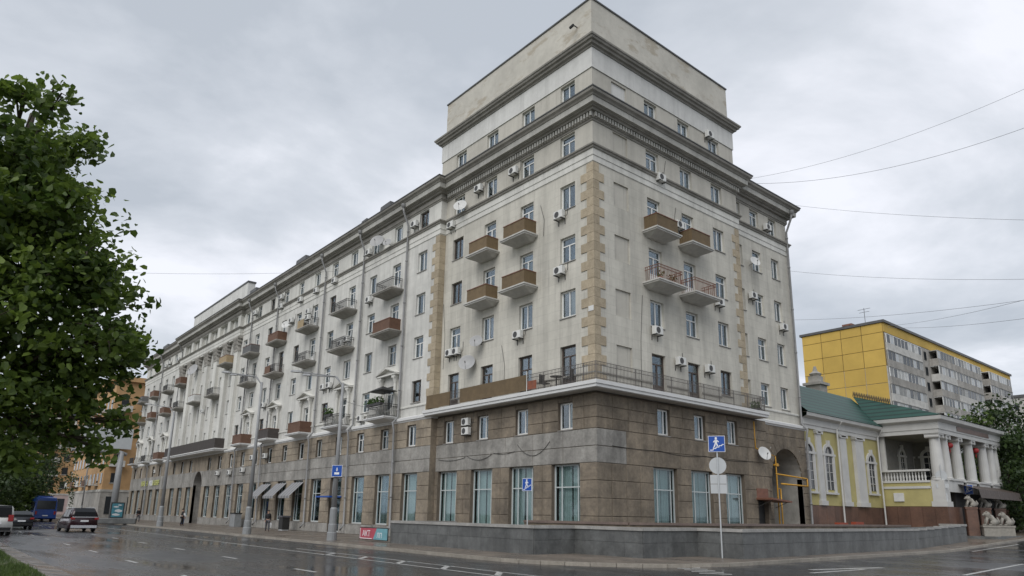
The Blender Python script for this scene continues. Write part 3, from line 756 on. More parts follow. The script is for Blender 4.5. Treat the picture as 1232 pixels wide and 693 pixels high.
# ---- quoins, one stone per course
z = 9.0; i = 0
while z < 22.3:
    a, b = (1.0, 0.9) if i % 2 == 0 else (0.5, 0.47)
    MB().box(-a, .045, -.045, b, z+.008, z+.552).build('quoin_block', 'quoin_stone', bld)
    c = 0.95 if i % 2 == 0 else 0.55
    MB().box(-15.4-c, -15.36, YW-.04, -0.02, z+.008, z+.552).build('quoin_block', 'quoin_stone', bld)
    d = 0.85 if i % 2 == 0 else 0.45
    MB().box(XW+.05, .04, YT-d, YT+.04, z+.008, z+.552).build('quoin_block', 'quoin_stone', bld)
    z += 0.56; i += 1
pl = MB().box(-.42, -.02, -.07, -.04, 13.2, 13.5).build('address_plate', 'white_paint', bld)

# ---- stone base: openings, joint-coloured backing wall, then each block
GZ0, GZ1 = 0.95, 4.66
FBL, FBR, FBW, FBX = FA(-BF), FS(BF), FA(YW-BF), FS(XW+BF)
blocks, slabs = [], []
def rects_minus(u0, u1, holes_):     # split an interval by holes
    segs = [(u0, u1)]
    for a, b in holes_:
        ns = []
        for s, e in segs:
            if b <= s or a >= e: ns.append((s, e)); continue
            if a > s+.05: ns.append((s, a))
            if b < e-.05: ns.append((b, e))
        segs = ns
    return segs
def cladding(fr, u0, u1, holes_, build):
    zr = [0.12, 0.9, 1.84, 2.78, 3.72, 4.66, 5.56, 6.5, 7.1, 7.75, 8.42]
    for j in range(len(zr)-1):
        a, b = zr[j], zr[j+1]
        hs = [(h[0], h[1]) for h in holes_ if h[2] < b-.02 and h[3] > a+.02]
        for s, e in rects_minus(u0, u1, hs):
            # windows that cut a course only partly are handled by splitting the course at the opening
            nmax = 2.6 if 4.6 < a < 6.4 else 1.55
            n = max(1, int(math.ceil((e-s)/nmax)))
            for q in range(n):
                blk = (fr, s+(e-s)*q/n, s+(e-s)*(q+1)/n, a, b)
                (slabs if 4.6 < a < 6.4 or a < 0.5 else blocks).append((blk, build))
        for h in holes_:                      # pieces of a course above or below a partial opening
            if h[2] < b-.02 and h[3] > a+.02:
                if h[2] > a+.06: (blocks if a > 6.4 or 0.5 < a < 4.6 else slabs).append(((fr, h[0], h[1], a, h[2]), build))
                if h[3] < b-.06: (blocks if a > 6.4 or 0.5 < a < 4.6 else slabs).append(((fr, h[0], h[1], h[3], b), build))
GW = 2.24
def shopw(fr, u, w=GW, z0=GZ0, curtain='shop'):
    window(fr, u, z0, w, GZ1-z0, 'shop', 'shop_frame', rec=0.26, curtain=curtain, sill=True, glass='shop_glass')
hb = []
for u in TL:
    hb.append(hole(u, *Z2, w=1.14)); window(FBL, u, Z2[0], 1.14, Z2[1]-Z2[0], 'off', 'white_frame')
    hb.append(hole(u, GZ0, GZ1, GW)); shopw(FBL, u)
wall(FBL, 'joint', -15.2, BF, 0.0, 8.5, hb, rev=0.3); cladding(FBL, -15.2, BF+.02, hb, True)
hb = []
for i, u in enumerate(TR):
    if i == 0: continue
    hb.append(hole(u, *Z2, w=1.14)); window(FBR, u, Z2[0], 1.14, Z2[1]-Z2[0], 'off', 'white_frame')
    hb.append(hole(u, GZ0, GZ1, GW-.05)); shopw(FBR, u, GW-.05)
hb.append((15.35, 16.6, 0.12, 3.55))                          # a doorway beyond the last shop window
wall(FBR, 'joint', -BF, YT+1.6, 0.0, 8.5, hb, rev=0.3); cladding(FBR, -BF-.02, YT+1.6, hb, True)
MB().box(15.37, 16.58, 0.0, 0.06, 0.12, 3.0).build('door', 'black', bld, (BF-.28, 0, 0), math.pi/2)
# wing base
hb = []
ARCHX = (-70.3, -66.9)
for k in range(4, 27):
    u = xk(k)
    if k == 17: continue
    hb.append(hole(u, *Z2, w=1.2)); window(FBW, u, Z2[0], 1.2, Z2[1]-Z2[0], wrnd.choice(['off', 'two', 'old']), 'white_frame' if wrnd.random() < .7 else 'grey_frame', curtain=None if k < 18 else 'none')
    hb.append(hole(u, GZ0 if k != 7 else 0.2, GZ1, 2.1)); window(FBW, u, GZ0 if k != 7 else 0.2, 2.1, GZ1-(GZ0 if k != 7 else 0.2), 'shop', 'shop_frame', rec=0.26, curtain='shop' if k < 7 else 'none', sill=(k != 7), glass='shop_glass')
hb.append((ARCHX[0], ARCHX[1], 0.0, 6.5))
wall(FBW, 'joint', XE, -15.2, 0.0, 8.5, hb, rev=0.3)
cladding(FBW, -57.9, -15.2, [h for h in hb if h[0] > -58], True)
far_h = [h for h in hb if h[1] < -57.9]
wall(FA(YW-BF-.03), 'tufa_light', XE, -57.9, 6.5, 8.45, far_h, rev=0.1)
wall(FA(YW-BF-.03), 'tufa_light', XE, -57.9, 0.9, 4.62, far_h, rev=0.1)
wall(FA(YW-BF-.04), 'grey_stone', XE, -57.9, 4.62, 6.5, far_h, rev=0.1)
wall(FA(YW-BF-.04), 'grey_stone', XE, -57.9, 0.0, 0.9, far_h, rev=0.1)
mm = MB(); mm.quad((-15.2, YW-BF, 0), (-15.2, -BF, 0), (-15.2, -BF, 8.5), (-15.2, YW-BF, 8.5)); mm.build('wall', 'tufa', bld)
# right wing base with the carriage arch
AY = (18.15, 22.35); ARZ = 4.75; rad = (AY[1]-AY[0])/2
hbx = [(AY[0], AY[1], 0.0, ARZ+rad)]
wall(FBX, 'joint', YT+1.6, YE, 0.0, 8.5, hbx, rev=0.4); cladding(FBX, YT+1.6, YE, hbx, False)
def arch_fill(fr, a, b, zs, mat, thick, dep, n=18):
    c = (a+b)/2; r = (b-a)/2; m = MB(); top = zs+r
    arc = [(c+r*math.cos(math.pi*i/n), zs+r*math.sin(math.pi*i/n)) for i in range(n+1)]
    for i in range(n):
        (x0, z0), (x1, z1) = arc[i], arc[i+1]
        m.quad((x0, -.02, z0), (x1, -.02, z1), (x1, -.02, top+.01), (x0, -.02, top+.01))
        m.quad((x0, -.02, z0), (x1, -.02, z1), (x1, dep, z1), (x0, dep, z0))
    m.quad((b, -.02, 0), (b, dep, 0), (b, dep, zs), (b, -.02, zs)); m.quad((a, -.02, 0), (a, dep, 0), (a, dep, zs), (a, -.02, zs))
    return m.build('arch', mat, bld, fr[0], fr[1])
arch_fill(FBX, AY[0], AY[1], ARZ, 'slab_dirty', 0.3, 9.0)
for i in range(13):                                           # voussoirs of the side-street arch
    a0, a1 = math.pi*i/13, math.pi*(i+1)/13; c = (AY[0]+AY[1])/2; g = 0.008
    q = [(c+r*math.cos(t), ARZ+r*math.sin(t)) for r, t in ((rad, a0+g), (rad+.75, a0+g), (rad+.75, a1-g), (rad, a1-g))]
    MB().prism(q, -.055, 0.05).build('voussoir', 'tufa', bld, FBX[0], FBX[1])
mm = MB(); mm.quad((-9, AY[0]-2, 0.1), (-9, AY[1]+2, 0.1), (-9, AY[1]+2, 8), (-9, AY[0]-2, 8)); mm.build('gate', 'black', bld)  # plain black sheet closing the end of the passage
arch_fill(FA(YW-BF-.04), ARCHX[0], ARCHX[1], 4.85, 'grey_stone', 0.3, 6.0)
MB().quad((-72, 5.5, 0), (-65, 5.5, 0), (-65, 5.5, 7), (-72, 5.5, 7)).build('gate', 'inside_dark', bld)  # plain dark sheet closing the far passage
mm = MB().quad((BF, YT+1.6, 0), (XW+BF, YT+1.6, 0), (XW+BF, YT+1.6, 8.5), (BF, YT+1.6, 8.5)); mm.build('wall', 'tufa', bld)

def block_mesh(b):
    fr, s, e, a, c = b
    return MB().bbox(s+.012, e-.012, -.035, .0, a+.012, c-.012, .022)
brnd = random.Random(5)
def lay(lst, name, mat, cap=300):
    lst = [b for b, ok in lst]
    def score(b):
        p = Vector(place(b[0], (b[1]+b[2])/2, 0, (b[3]+b[4])/2)); return -(b[2]-b[1])*(b[4]-b[3])/((p-CAM).length_squared)
    lst.sort(key=score)
    for b in lst[:cap]:
        o = block_mesh(b).build(name, mat, bld, b[0][0], b[0][1])
        n = brnd.uniform(-.008, .008); o.location = (o.location.x+(n if b[0][1] else 0), o.location.y-(0 if b[0][1] else n), 0)
    rest = {}
    for b in lst[cap:]: rest.setdefault((b[0][0], b[0][1]), MB())
    for b in lst[cap:]:
        m = rest[(b[0][0], b[0][1])]; t = block_mesh(b); m.add(t.v, t.f)
    for (loc, rz), m in rest.items(): stuff(m.build(name, mat, bld, loc, rz))
browns = [s for s in slabs if s[0][0][1] != 0 and s[0][1] > 1.9]
slabs = [s for s in slabs if not (s[0][0][1] != 0 and s[0][1] > 1.9)]
wblocks = [b for b in blocks if b[0][0] == FBW]; blocks = [b for b in blocks if b[0][0] != FBW]
lay(blocks, 'stone_block', 'tufa', 170); lay(wblocks, 'stone_block', 'tufa_light', 130); lay(slabs, 'band_slab', 'grey_stone'); lay(browns, 'brown_band_slab', 'tufa')

# ledge moulding between base and plaster, string course above it
WP = [(XE, 12.0), (XE, YW), (-15.4, YW), (-15.4, -0.02)]
sweep([(0, 8.38), (.24, 8.42), (.26, 8.5), (.34, 8.54), (.34, 8.72), (.28, 8.76), (0, 8.86)], WP).build('ledge_course', 'ledge_white', bld)
sweep([(0, 9.5), (.07, 9.52), (.08, 9.62), (0, 9.66)], [(XE, 12.0), (XE, YW), (-15.4, YW)]).build('string_course', 'belt_plaster', bld)
sweep([(0, 8.38), (.24, 8.42), (.26, 8.5), (.34, 8.54), (.34, 8.72), (.28, 8.76), (0, 8.86)], [(XW, YT+.9), (XW, YE), (-3, YE)]).build('ledge_course', 'ledge_white', bld)
sweep([(0, 9.5), (.07, 9.52), (.08, 9.62), (0, 9.66)], [(XW, YT), (XW, YE), (-3, YE)]).build('string_course', 'belt_plaster', bld)

# ---- portico far down the avenue: giant pilasters with capitals
mm = MB(); mm.box(-83.55, -58.05, YP+.01, YW, 22.3, 23.35); mm.box(-83.55, -58.05, YP+.01, YW, 25.15, 26.3); mm.build('portico_entablature', 'belt_plaster', bld)
for i in range(7):
    x = xk(14.5+i); x = min(x, -58.55) if i == 0 else x
    MB().box(x-.5, x+.5, YP+.02, YW, 23.35, 25.15).build('pier', 'belt_plaster', bld)
    p = MB().box(x-.6, x+.6, YP+.02, YW, 8.8, 20.6).build('pilaster', 'belt_plaster', bld)
    cm = MB(); cm.box(x-.68, x+.68, YP-.05, YW, 20.6, 20.8)
    for r, (w, z0) in enumerate(((.62, 20.8), (.72, 21.3), (.85, 21.75))):
        n = 5
        for j in range(n):
            cx = x-w+(2*w)*(j+.5)/n
            cm.add([(cx-w/n*.95, YP-.02-.04*r, z0), (cx+w/n*.95, YP-.02-.04*r, z0), (cx, YP-.22-.06*r, z0+.42), (cx-w/n*.9, YW, z0), (cx+w/n*.9, YW, z0), (cx, YP+.02, z0+.62)], [(0, 1, 2), (0, 2, 5, 3), (1, 4, 5, 2)])
    cm.box(x-.55, x+.55, YP+.03, YW, 20.8, 22.15); cm.box(x-.92, x+.92, YP-.22, YW, 22.15, 22.38)
    cm.build('capital', 'slab_dirty', p)

# ---- balconies: slab, railing or cladding, brackets below
def slab_mesh(w, d, z=0.0, t=0.16):
    m = MB(); m.box(-w/2, w/2, -d, 0.0, z-t, z); m.box(-w/2-.06, w/2+.06, -d-.06, 0.0, z-.07, z+.02)
    m.add([(-w/2+.1, -d+.12, z-t), (w/2-.1, -d+.12, z-t), (w/2-.1, 0, z-t), (-w/2+.1, 0, z-t), (-w/2+.4, -.3, z-t-.2), (w/2-.4, -.3, z-t-.2), (w/2-.4, 0, z-t-.2), (-w/2+.4, 0, z-t-.2)],
          [(0, 1, 5, 4), (4, 5, 6, 7), (0, 4, 7, 3), (1, 2, 6, 5)])
    return m
def rail_mesh(w, d, h, step=0.13, r=0.011):
    m = MB(); w2 = w/2-.05; yf = -d+.05
    for z in (0.1, h*0.82, h):
        m.box(-w2-.02, w2+.02, yf-.02, yf+.02, z-.018, z+.018)
        for s in (-1, 1): m.box(s*w2-.018, s*w2+.018, yf+.02, 0, z-.018, z+.018)
    n = int(2*w2/step)
    for i in range(n+1): x = -w2+2*w2*i/n; m.box(x-r, x+r, yf-r, yf+r, 0, h)
    n = int((d-.1)/step)
    for i in range(1, n+1):
        y = yf+(d-.05)*i/(n+.5)
        for s in (-1, 1): m.box(s*w2-r, s*w2+r, y-r, y+r, 0, h)
    return m
def balcony(fr, u, z, w=2.4, d=1.1, kind='panel', mat='panel_brown', slab='slab_concrete', h=0.92, iron='iron'):
    o = put('balcony', cached(('slab', w, d, slab), lambda: slab_mesh(w, d).mesh('balcony', slab)), bld, place(fr, u, 0, z), fr[1])
    rw, rd = w-.3, d-.12
    if kind in ('rail', 'half'):
        ro = put('railing', cached(('rail', w, d, h, iron), lambda: rail_mesh(rw, rd, h).mesh('railing', iron)), o)
    if kind == 'panel':
        def mk():
            m = MB(); a, b = rw/2, rd
            m.box(-a, a, -b, -b+.03, .06, h); m.box(-a, -a+.03, -b+.03, 0, .06, h); m.box(a-.03, a, -b+.03, 0, .06, h)
            return m.mesh('cladding', mat)
        po = put('cladding', cached(('pan', w, d, mat, h), mk), o)
        put('handrail', cached(('hand', w, d, h), lambda: (lambda a, b: MB().box(-a-.02, a+.02, -b-.03, -b+.05, h, h+.05).box(-a-.02, -a+.05, -b+.05, 0, h, h+.05).box(a-.05, a+.02, -b+.05, 0, h, h+.05).mesh('handrail', 'rust_iron'))(rw/2, rd)), o)
    if kind == 'half':
        put('cladding', cached(('half', w, d, mat, h), lambda: MB().box(-rw/2, 0.1, -rd-.02, -rd+.0, .08, h-.02).box(-rw/2-.02, -rw/2, -rd, -.1, .08, h-.02).mesh('cladding', mat)), o)
    return o
BZ6, BZ5, BZ3 = 19.3, 15.85, 9.0
balcony(FTL, -6.1, 19.28, 2.4, 1.12, 'panel', 'panel_brown'); balcony(FTL, -9.95, 19.28, 2.3, 1.12, 'panel', 'panel_brown')
balcony(FTL, -6.1, 15.82, 2.5, 1.12, 'panel', 'panel_brown'); balcony(FTL, -9.95, 15.82, 2.4, 1.12, 'panel', 'panel_brown')
balcony(FTR, 5.65, 19.28, 2.4, 1.12, 'panel', 'panel_brown'); balcony(FTR, 9.2, 19.28, 2.3, 1.12, 'panel', 'panel_brown')
balcony(FTR, 5.7, 15.85, 2.7, 1.25, 'rail', iron='rust_iron', h=1.0); balcony(FTR, 9.3, 15.85, 2.7, 1.25, 'rail', iron='rust_iron', h=1.0)
wing_b = {(5, 6): ('rail', None, 'iron'), (5, 5): ('panel', 'panel_red', 'iron'), (7, 6): ('rail', None, 'iron'), (7, 5): ('rail', None, 'iron'), (9, 6): ('half', 'panel_tan', 'iron'), (9, 5): ('rail', None, 'iron'),
          (11, 6): ('panel', 'panel_red', 'iron'), (11, 5): ('half', 'panel_red', 'iron'), (13, 6): ('panel', 'panel_grey', 'iron'), (13, 5): ('rail', None, 'iron'),
          (15, 6): ('panel', 'panel_tan', 'iron'), (16, 5): ('rail', None, 'iron'), (18, 5): ('panel', 'panel_white', 'iron'), (20, 6): ('panel', 'panel_red', 'iron'), (20, 5): ('rail', None, 'iron'),
          (22, 6): ('rail', None, 'iron'), (22, 5): ('panel', 'panel_red', 'iron'), (24, 6): ('panel', 'panel_red', 'iron'), (24, 5): ('panel', 'panel_red', 'iron'), (26, 6): ('panel', 'panel_grey', 'iron'), (26, 5): ('panel', 'panel_brown', 'iron')}
for (k, r), (kind, mat, ir) in wing_b.items():
    balcony(FWL, xk(k)-0.25, BZ6 if r == 6 else BZ5, 3.0, 1.12 if k not in PORT else 1.3, kind, mat or 'panel_brown', 'slab_dirty', iron=ir)
for k, (kind, mat) in {5: ('rail', None), 7: ('rail', None), 9: ('panel', 'panel_red'), 11: ('panel', 'panel_dark'), 13: ('panel', 'panel_red'), 22: ('panel', 'panel_red'), 24: ('rail', None), 26: ('rail', None)}.items():
    balcony(FWL, xk(k), 8.95, 3.1, 1.25, kind, mat or 'panel_brown', 'ledge_white', h=1.0)
# long balcony over the arch
lo = MB(); lo.box(-81.9, -59.3, -2.0, YW, 8.62, 8.9); lo.box(-82.0, -59.2, -2.1, YW, 8.78, 8.86); lo = lo.build('balcony', 'ledge_white', bld)
MB().box(-81.7, -59.5, -1.95, -1.9, 8.95, 10.1).box(-59.55, -59.5, -1.9, YW, 8.95, 10.1).build('cladding', 'panel_dark', lo)

# ---- aedicules with pediments round the third-floor balcony doors
def aedicule():
    m = MB(); b = 0.28
    for s in (-1, 1):
        m.lathe([(.17, 9.7), (.17, 9.85), (.13, 9.9), (.12, 11.55), (.11, 11.6), (.2, 11.95), (.23, 12.0), (.23, 12.08)], s*1.08, -.17, 10)
        m.box(s*1.08-.22, s*1.08+.22, -.36, 0, 9.0, 9.7); m.box(s*1.08-.25, s*1.08+.25, -.4, 0, 12.08, 12.3); m.box(s*1.08-.14, s*1.08+.14, -.06, 0, 9.7, 12.08)
    m.prism([(-1.55, 12.3), (1.55, 12.3), (1.55, 12.42), (-1.55, 12.42)], -.45, 0)
    m.prism([(-1.55, 12.42), (0, 13.02), (1.55, 12.42), (1.45, 12.42), (0, 12.88), (-1.45, 12.42)], -.5, 0)
    m.prism([(-1.4, 12.42), (1.4, 12.42), (0, 12.88)], -.14, 0)
    for s in (-1, 1): m.add([(s*1.55, -.52, 12.42), (0, -.52, 13.02), (0, 0, 13.06), (s*1.55, 0, 12.46)], [(0, 1, 2, 3)])
    return m.mesh('door_surround', 'belt_plaster')
for k in (5, 7, 9, 11, 13, 22, 24, 26): put('door_surround', cached('aed', aedicule), bld, (xk(k), YW, 0))

# ---- drain pipes
def pipe(x, y, ztop, zbot, rz=0.0, out=0.2, name='drain_pipe'):
    m = MB(); dx, dy = (0, -1) if rz == 0 else (1, 0)
    m.tube([(x+dx*.75, y+dy*.75, ztop+.55), (x+dx*.7, y+dy*.7, ztop+.2), (x+dx*out, y+dy*out, ztop-.9), (x+dx*out, y+dy*out, 8.95), (x+dx*(out+.42), y+dy*(out+.42), 8.45), (x+dx*(out+.3), y+dy*(out+.3), 7.9), (x+dx*(out+.2), y+dy*(out+.2), zbot+.6), (x+dx*(out+.5), y+dy*(out+.5), zbot+.2)], .085, 8)
    for z in (11, 14.5, 18, 21.5, 24, 5.5, 3): m.tube([(x+dx*out, y+dy*out, z-.06) if z > 9 else (x+dx*(out+.24), y+dy*(out+.24), z-.06), (x+dx*out, y+dy*out, z+.06) if z > 9 else (x+dx*(out+.24), y+dy*(out+.24), z+.06)], .11, 8)
    m.lathe([(.08, ztop+.5), (.2, ztop+.62), (.2, ztop+.85)], x+dx*.75, y+dy*.75, 8)
    return m.build(name, 'pipe_grey', bld, smooth=True)
for x in (-19.85, -27.2, -35.0, -46.8, -54.8, -83.9, -94.7): pipe(x, YW, 25.4, 0.2)
pipe(XW, 22.95, 25.4, 0.2, 1)

# ---- the big corner balcony
LD = 1.0
led = MB()
LP = [(-15.75, -0.02), (-15.75, -LD), (LD, -LD), (LD, 15.9), (0.02, 15.9)]
led.add([(x, y, z) for z in (8.55, 8.95) for x, y in [(-15.75, 0), (-15.75, -LD), (LD, -LD), (LD, 15.9), (0, 15.9), (0, 0)]],
        [(0, 1, 2, 5), (2, 3, 4, 5), (6, 11, 8, 7), (8, 11, 10, 9), (0, 6, 7, 1), (1, 7, 8, 2), (2, 8, 9, 3), (3, 9, 10, 4)])
led = led.build('corner_balcony', 'slab_concrete', bld)
sweep([(0, 8.54), (.08, 8.58), (.08, 8.72), (.14, 8.75), (.14, 8.95), (0, 8.98)], [(-15.7, 0), (-15.7, -LD+.03), (LD-.03, -LD+.03), (LD-.03, 15.85), (0, 15.85)]).build('balcony_fascia', 'ledge_white', led)
rl = MB(); h = 1.02; zb = 8.98
def rline(p, q, step=.115):
    p, q = Vector(p), Vector(q); L = (q-p).length; n = int(L/step); d = (q-p).normalized()
    for z in (.09, .8, 1.0):
        a = MB(); rl.tube([(p.x, p.y, zb+z), (q.x, q.y, zb+z)], .016, 4)
    for i in range(n+1):
        c = p+(q-p)*(i/n); r = .009 if i % 14 else .02
        rl.box(c.x-r, c.x+r, c.y-r, c.y+r, zb, zb+1.0)
rline((-4.9, -LD+.08), (LD-.08, -LD+.08)); rline((LD-.08, -LD+.08), (LD-.08, 15.75)); rline((LD-.08, 15.75), (.05, 15.75))
rl.build('railing', 'rail_grey', led); rl = MB(); rline((-12.6, -LD+.08), (-11.6, -LD+.08)); rl.build('railing', 'rail_grey', led)
MB().box(-15.6, -12.7, -LD+.04, -LD+.08, 9.05, 9.98).box(-15.6, -15.56, -LD+.08, 0, 9.05, 9.98).build('cladding', 'panel_brown', led)
MB().box(-11.5, -4.75, -LD+.04, -LD+.08, 9.05, 10.0).build('cladding', 'panel_brown', led)
MB().box(-4.7, -3.9, -LD+.1, -LD+.13, 9.05, 9.6).build('cladding', 'terracotta', led)
MB().tube([(-4.72, -.92, 9.0), (-4.72, -.92, 10.2)], .03, 6).build('post', 'white_paint', led)
for u0, u1 in ((-15.4, 0.05),):
    MB().box(u0, u1, -.07, 0.0, 9.62, 9.7).build('string_course', 'moulding_plaster', bld)
MB().box(0.0, .07, 0.1, 4.9, 9.62, 9.7).build('string_course', 'moulding_plaster', bld)
MB().box(0.0, .07, 6.3, 8.5, 9.62, 9.7).build('string_course', 'moulding_plaster', bld)
MB().box(0.0, .07, 9.9, 12.1, 9.62, 9.7).build('string_course', 'moulding_plaster', bld)

def chair(loc, rz, label):
    r = tag(empty('patio_chair', loc, rz), label, 'chair', 'patio chairs on the corner balcony')
    MB().box(-.23, .23, -.24, .22, .40, .44).build('seat', 'black', r)
    b = MB()
    for i in range(6): b.box(-.22+.075*i, -.17+.075*i, .2+.0, .23, .46, .95)
    b.box(-.24, .24, .2, .24, .93, .99); b.build('backrest', 'black', r)
    for sx in (-1, 1):
        for sy in (-1, 1): MB().tube([(sx*.22, sy*.22, .42), (sx*.25, sy*.26, 0)], .018, 6).build('leg', 'black', r)
        MB().box(sx*.26-.02, sx*.26+.02, -.22, .24, .62, .65).build('armrest', 'black', r)
    return r
chair((-1.6, -.5, 8.95), R(-70), 'black slatted patio chair on the corner balcony, closer to the ochre quoins')
chair((-3.6, -.5, 8.95), R(95), 'black slatted patio chair on the corner balcony, closer to the terracotta screen')
t = tag(empty('patio_table', (-2.6, -.5, 8.95)), 'small dark round table between two chairs on the corner balcony', 'table')
MB().lathe([(0, .72), (.36, .72), (.36, .69), (0, .69)], 0, 0, 16).build('table_top', 'black', t)
MB().tube([(0, 0, .7), (0, 0, .1)], .03, 8).lathe([(.03, .1), (.24, .03), (.24, 0)], 0, 0, 12).build('pedestal', 'black', t)

# ---- air conditioners and dishes: things hung on the walls, located from the photograph on their wall planes
def ac_meshes():
    body = MB().bbox(-.37, .37, -.40, -.12, 0, .5, .025).mesh('casing', 'ac_white')
    g = MB()
    for i in range(3): g.lathe([(.06+.075*i, 0), (.075+.075*i, 0.0), (.075+.075*i, .02), (.06+.075*i, .02)], 0, 0, 16)
    for a in range(6): g.tube([(.04*math.cos(a*math.pi/3), .04*math.sin(a*math.pi/3), .01), (.22*math.cos(a*math.pi/3), .22*math.sin(a*math.pi/3), .01)], .006, 4)
    g.v = [(x-.09, -.425-z, .275+y) for x, y, z in g.v]; g = g.mesh('fan_grille', 'ac_grille')
    d = MB().lathe([(0, 0), (.2, 0)], 0, 0, 16); d.v = [(x-.09, -.402, .25+y) for x, y, z in d.v]; d = d.mesh('fan_opening', 'ac_grille')
    br = MB().box(-.3, -.26, -.45, 0, -.06, 0).box(.26, .3, -.45, 0, -.06, 0).box(-.3, -.26, -.04, 0, -.35, -.06).box(.26, .3, -.04, 0, -.35, -.06)
    br.tube([(.4, -.25, .1), (.5, -.15, .05), (.5, -.03, .3), (.5, -.02, .9)], .018, 5)
    return body, d, br.mesh('bracket', 'ac_grille')
def ac(fr, u, z, label, group):
    body, grl, br = cached('ac', ac_meshes)
    o = tag(put('air_conditioner', None, None, place(fr, u, 0.0, z), fr[1]), label, 'air conditioner', group)
    o.empty_display_size = .3
    put('casing', body, o); put('fan_grille', grl, o); put('bracket', br, o); return o
def fl(z):
    return 'second' if z < 8.6 else 'third' if z < 12.3 else 'fourth' if z < 15.6 else 'fifth' if z < 19 else 'sixth' if z < 22.4 else 'seventh' if z < 26.5 else 'eighth'
seen = {}
def acs(px, fr, plane, where, axis, cols, ref):
    for x, y in px:
        u, z = onY(x, y, plane-.3) if axis == 'Y' else onX(x, y, plane+.3)
        z -= .28; i = min(range(len(cols)), key=lambda k: abs(cols[k]-u))
        ac(fr, u, z, 'air conditioner on %s, %s floor, %s window column from %s' % (where, fl(z+.5), ORD_[i+1], ref), 'air conditioners on '+where)
ORD_ = ORD+['thirteenth', 'fourteenth', 'fifteenth', 'sixteenth', 'seventeenth', 'eighteenth', 'nineteenth', 'twentieth', 'twenty-first', 'twenty-second', 'twenty-third', 'twenty-fourth', 'twenty-fifth']
WK = [xk(k) for k in range(4, 27)]
acs([(617, 205), (575, 226), (542, 270), (672, 258), (672, 325), (622, 402), (540, 424), (548, 422)], FTL, 0.0, "the tower's avenue face", 'Y', TL, 'the corner quoins')
acs([(560, 507), (560, 518)], FBL, -BF, "the brown tower base", 'Y', TL, 'the corner')
acs([(796, 213), (818, 270), (867, 363), (792, 397), (820, 434), (855, 443)], FTR, 0.0, "the tower's side face", 'X', TR, 'the corner quoins')
acs([(851, 163)], ATR, -.25, "the tower's side face", 'X', TR, 'the corner quoins')
acs([(924, 273), (907, 355), (944, 393)], FWR, XW, 'the narrow end wing', 'X', WR, 'the tower')
acs([(498, 269), (443, 303), (402, 337), (380, 349), (443, 360), (361, 360), (350, 385), (388, 465), (395, 463), (433, 503), (338, 357), (338, 368), (307, 376), (316, 487)], FWL, YW, 'the pale avenue wing', 'Y', WK, 'the tower')
acs([(303, 550), (318, 548), (275, 568), (291, 565), (261, 569)], FBW, YW-BF, 'the brown wing base', 'Y', WK, 'the tower')
acs([(204, 436), (199, 440), (215, 432), (243, 494), (186, 567)], FWL, YW, 'the far avenue wing', 'Y', WK, 'the tower')
# air conditioners standing on two wing balconies
ac(FWL, xk(7)+.1, 16.55, 'white air conditioner box above the dark iron balcony railing, fifth floor wing', 'air conditioners on balconies')
ac(FWL, xk(7)-1.0, 16.35, 'white air conditioner box above the dark iron balcony railing, fifth floor wing', 'air conditioners on balconies')
ac(FA(YW-.75), xk(9)+.75, 19.9, 'white air conditioner box standing on the tan half-clad balcony', 'air conditioners on the tan balcony')
ac(FA(YW-.75), xk(9)+.75, 20.5, 'white air conditioner box standing on the tan half-clad balcony', 'air conditioners on the tan balcony')

def dish(fr, px, py, plane, axis, r, mat, label, az=35, out=.45):
    u, z = onY(px, py, plane-out) if axis == 'Y' else onX(px, py, plane+out)
    o = tag(empty('satellite_dish', place(fr, u, 0, z), fr[1]), label, 'satellite dish')
    m = MB(); prof = [(r*t, .22*r*t*t) for t in (0, .3, .55, .8, 1.0)]+[(r*1.02, .22*r), (r*.8, .13*r), (0, -.02)]
    m.lathe(prof, 0, 0, 20)
    mt = Matrix.Translation((0, -out, 0)) @ Matrix.Rotation(R(az), 4, 'Z') @ Matrix.Rotation(R(68), 4, 'X')
    m.v = [tuple(mt @ Vector(p)) for p in m.v]; m.build('reflector', mat, o, smooth=True)
    a = MB().tube([mt @ Vector((0, -r*.95, .1)), mt @ Vector((0, -r*.3, r*.75))], .015, 5).tube([mt @ Vector((0, -r*.36, r*.62)), mt @ Vector((0, -r*.24, r*.86))], .04, 6)
    a.build('feed_arm', 'pipe_grey', o)
    MB().tube([(0, -out+.06, -.02), (0, -.12, -.12), (0, 0.0, -.12)], .03, 6).build('wall_mount', 'pipe_grey', o)
dish(FWL, 454, 291, YW, 'Y', .62, 'dish_grey', 'large grey satellite dish under the wing cornice between two drainpipes')
dish(FWL, 466, 292, YW, 'Y', .38, 'dish_grey', 'small grey satellite dish beside a larger dish under the wing cornice')
dish(FTL, 554, 248, 0, 'Y', .5, 'dish_white', 'white satellite dish before a seventh floor tower window above the belt course')
dish(FTL, 562, 437, 0, 'Y', .58, 'dish_grey', 'grey satellite dish, lower of two above the brown clad corner balcony')
dish(FTL, 573, 411, 0, 'Y', .45, 'dish_grey', 'grey satellite dish, upper of two above the brown clad corner balcony')
dish(FWR, 908, 315, XW, 'X', .42, 'dish_white', 'white satellite dish before a window of the narrow end wing', -20)
dish(FBR, 919, 546, BF, 'X', .48, 'dish_white', 'white satellite dish beside the yellow gas pipe and carriage arch', -20)
dish(FWL, 229, 445, YP, 'Y', .85, 'dish_grey', 'large grey satellite dish above a red clad balcony by the giant pilasters', 25, .9)
dish(FWL, 344, 391, YW, 'Y', .45, 'dish_white', 'white satellite dish on the wing wall over the red brown balconies')

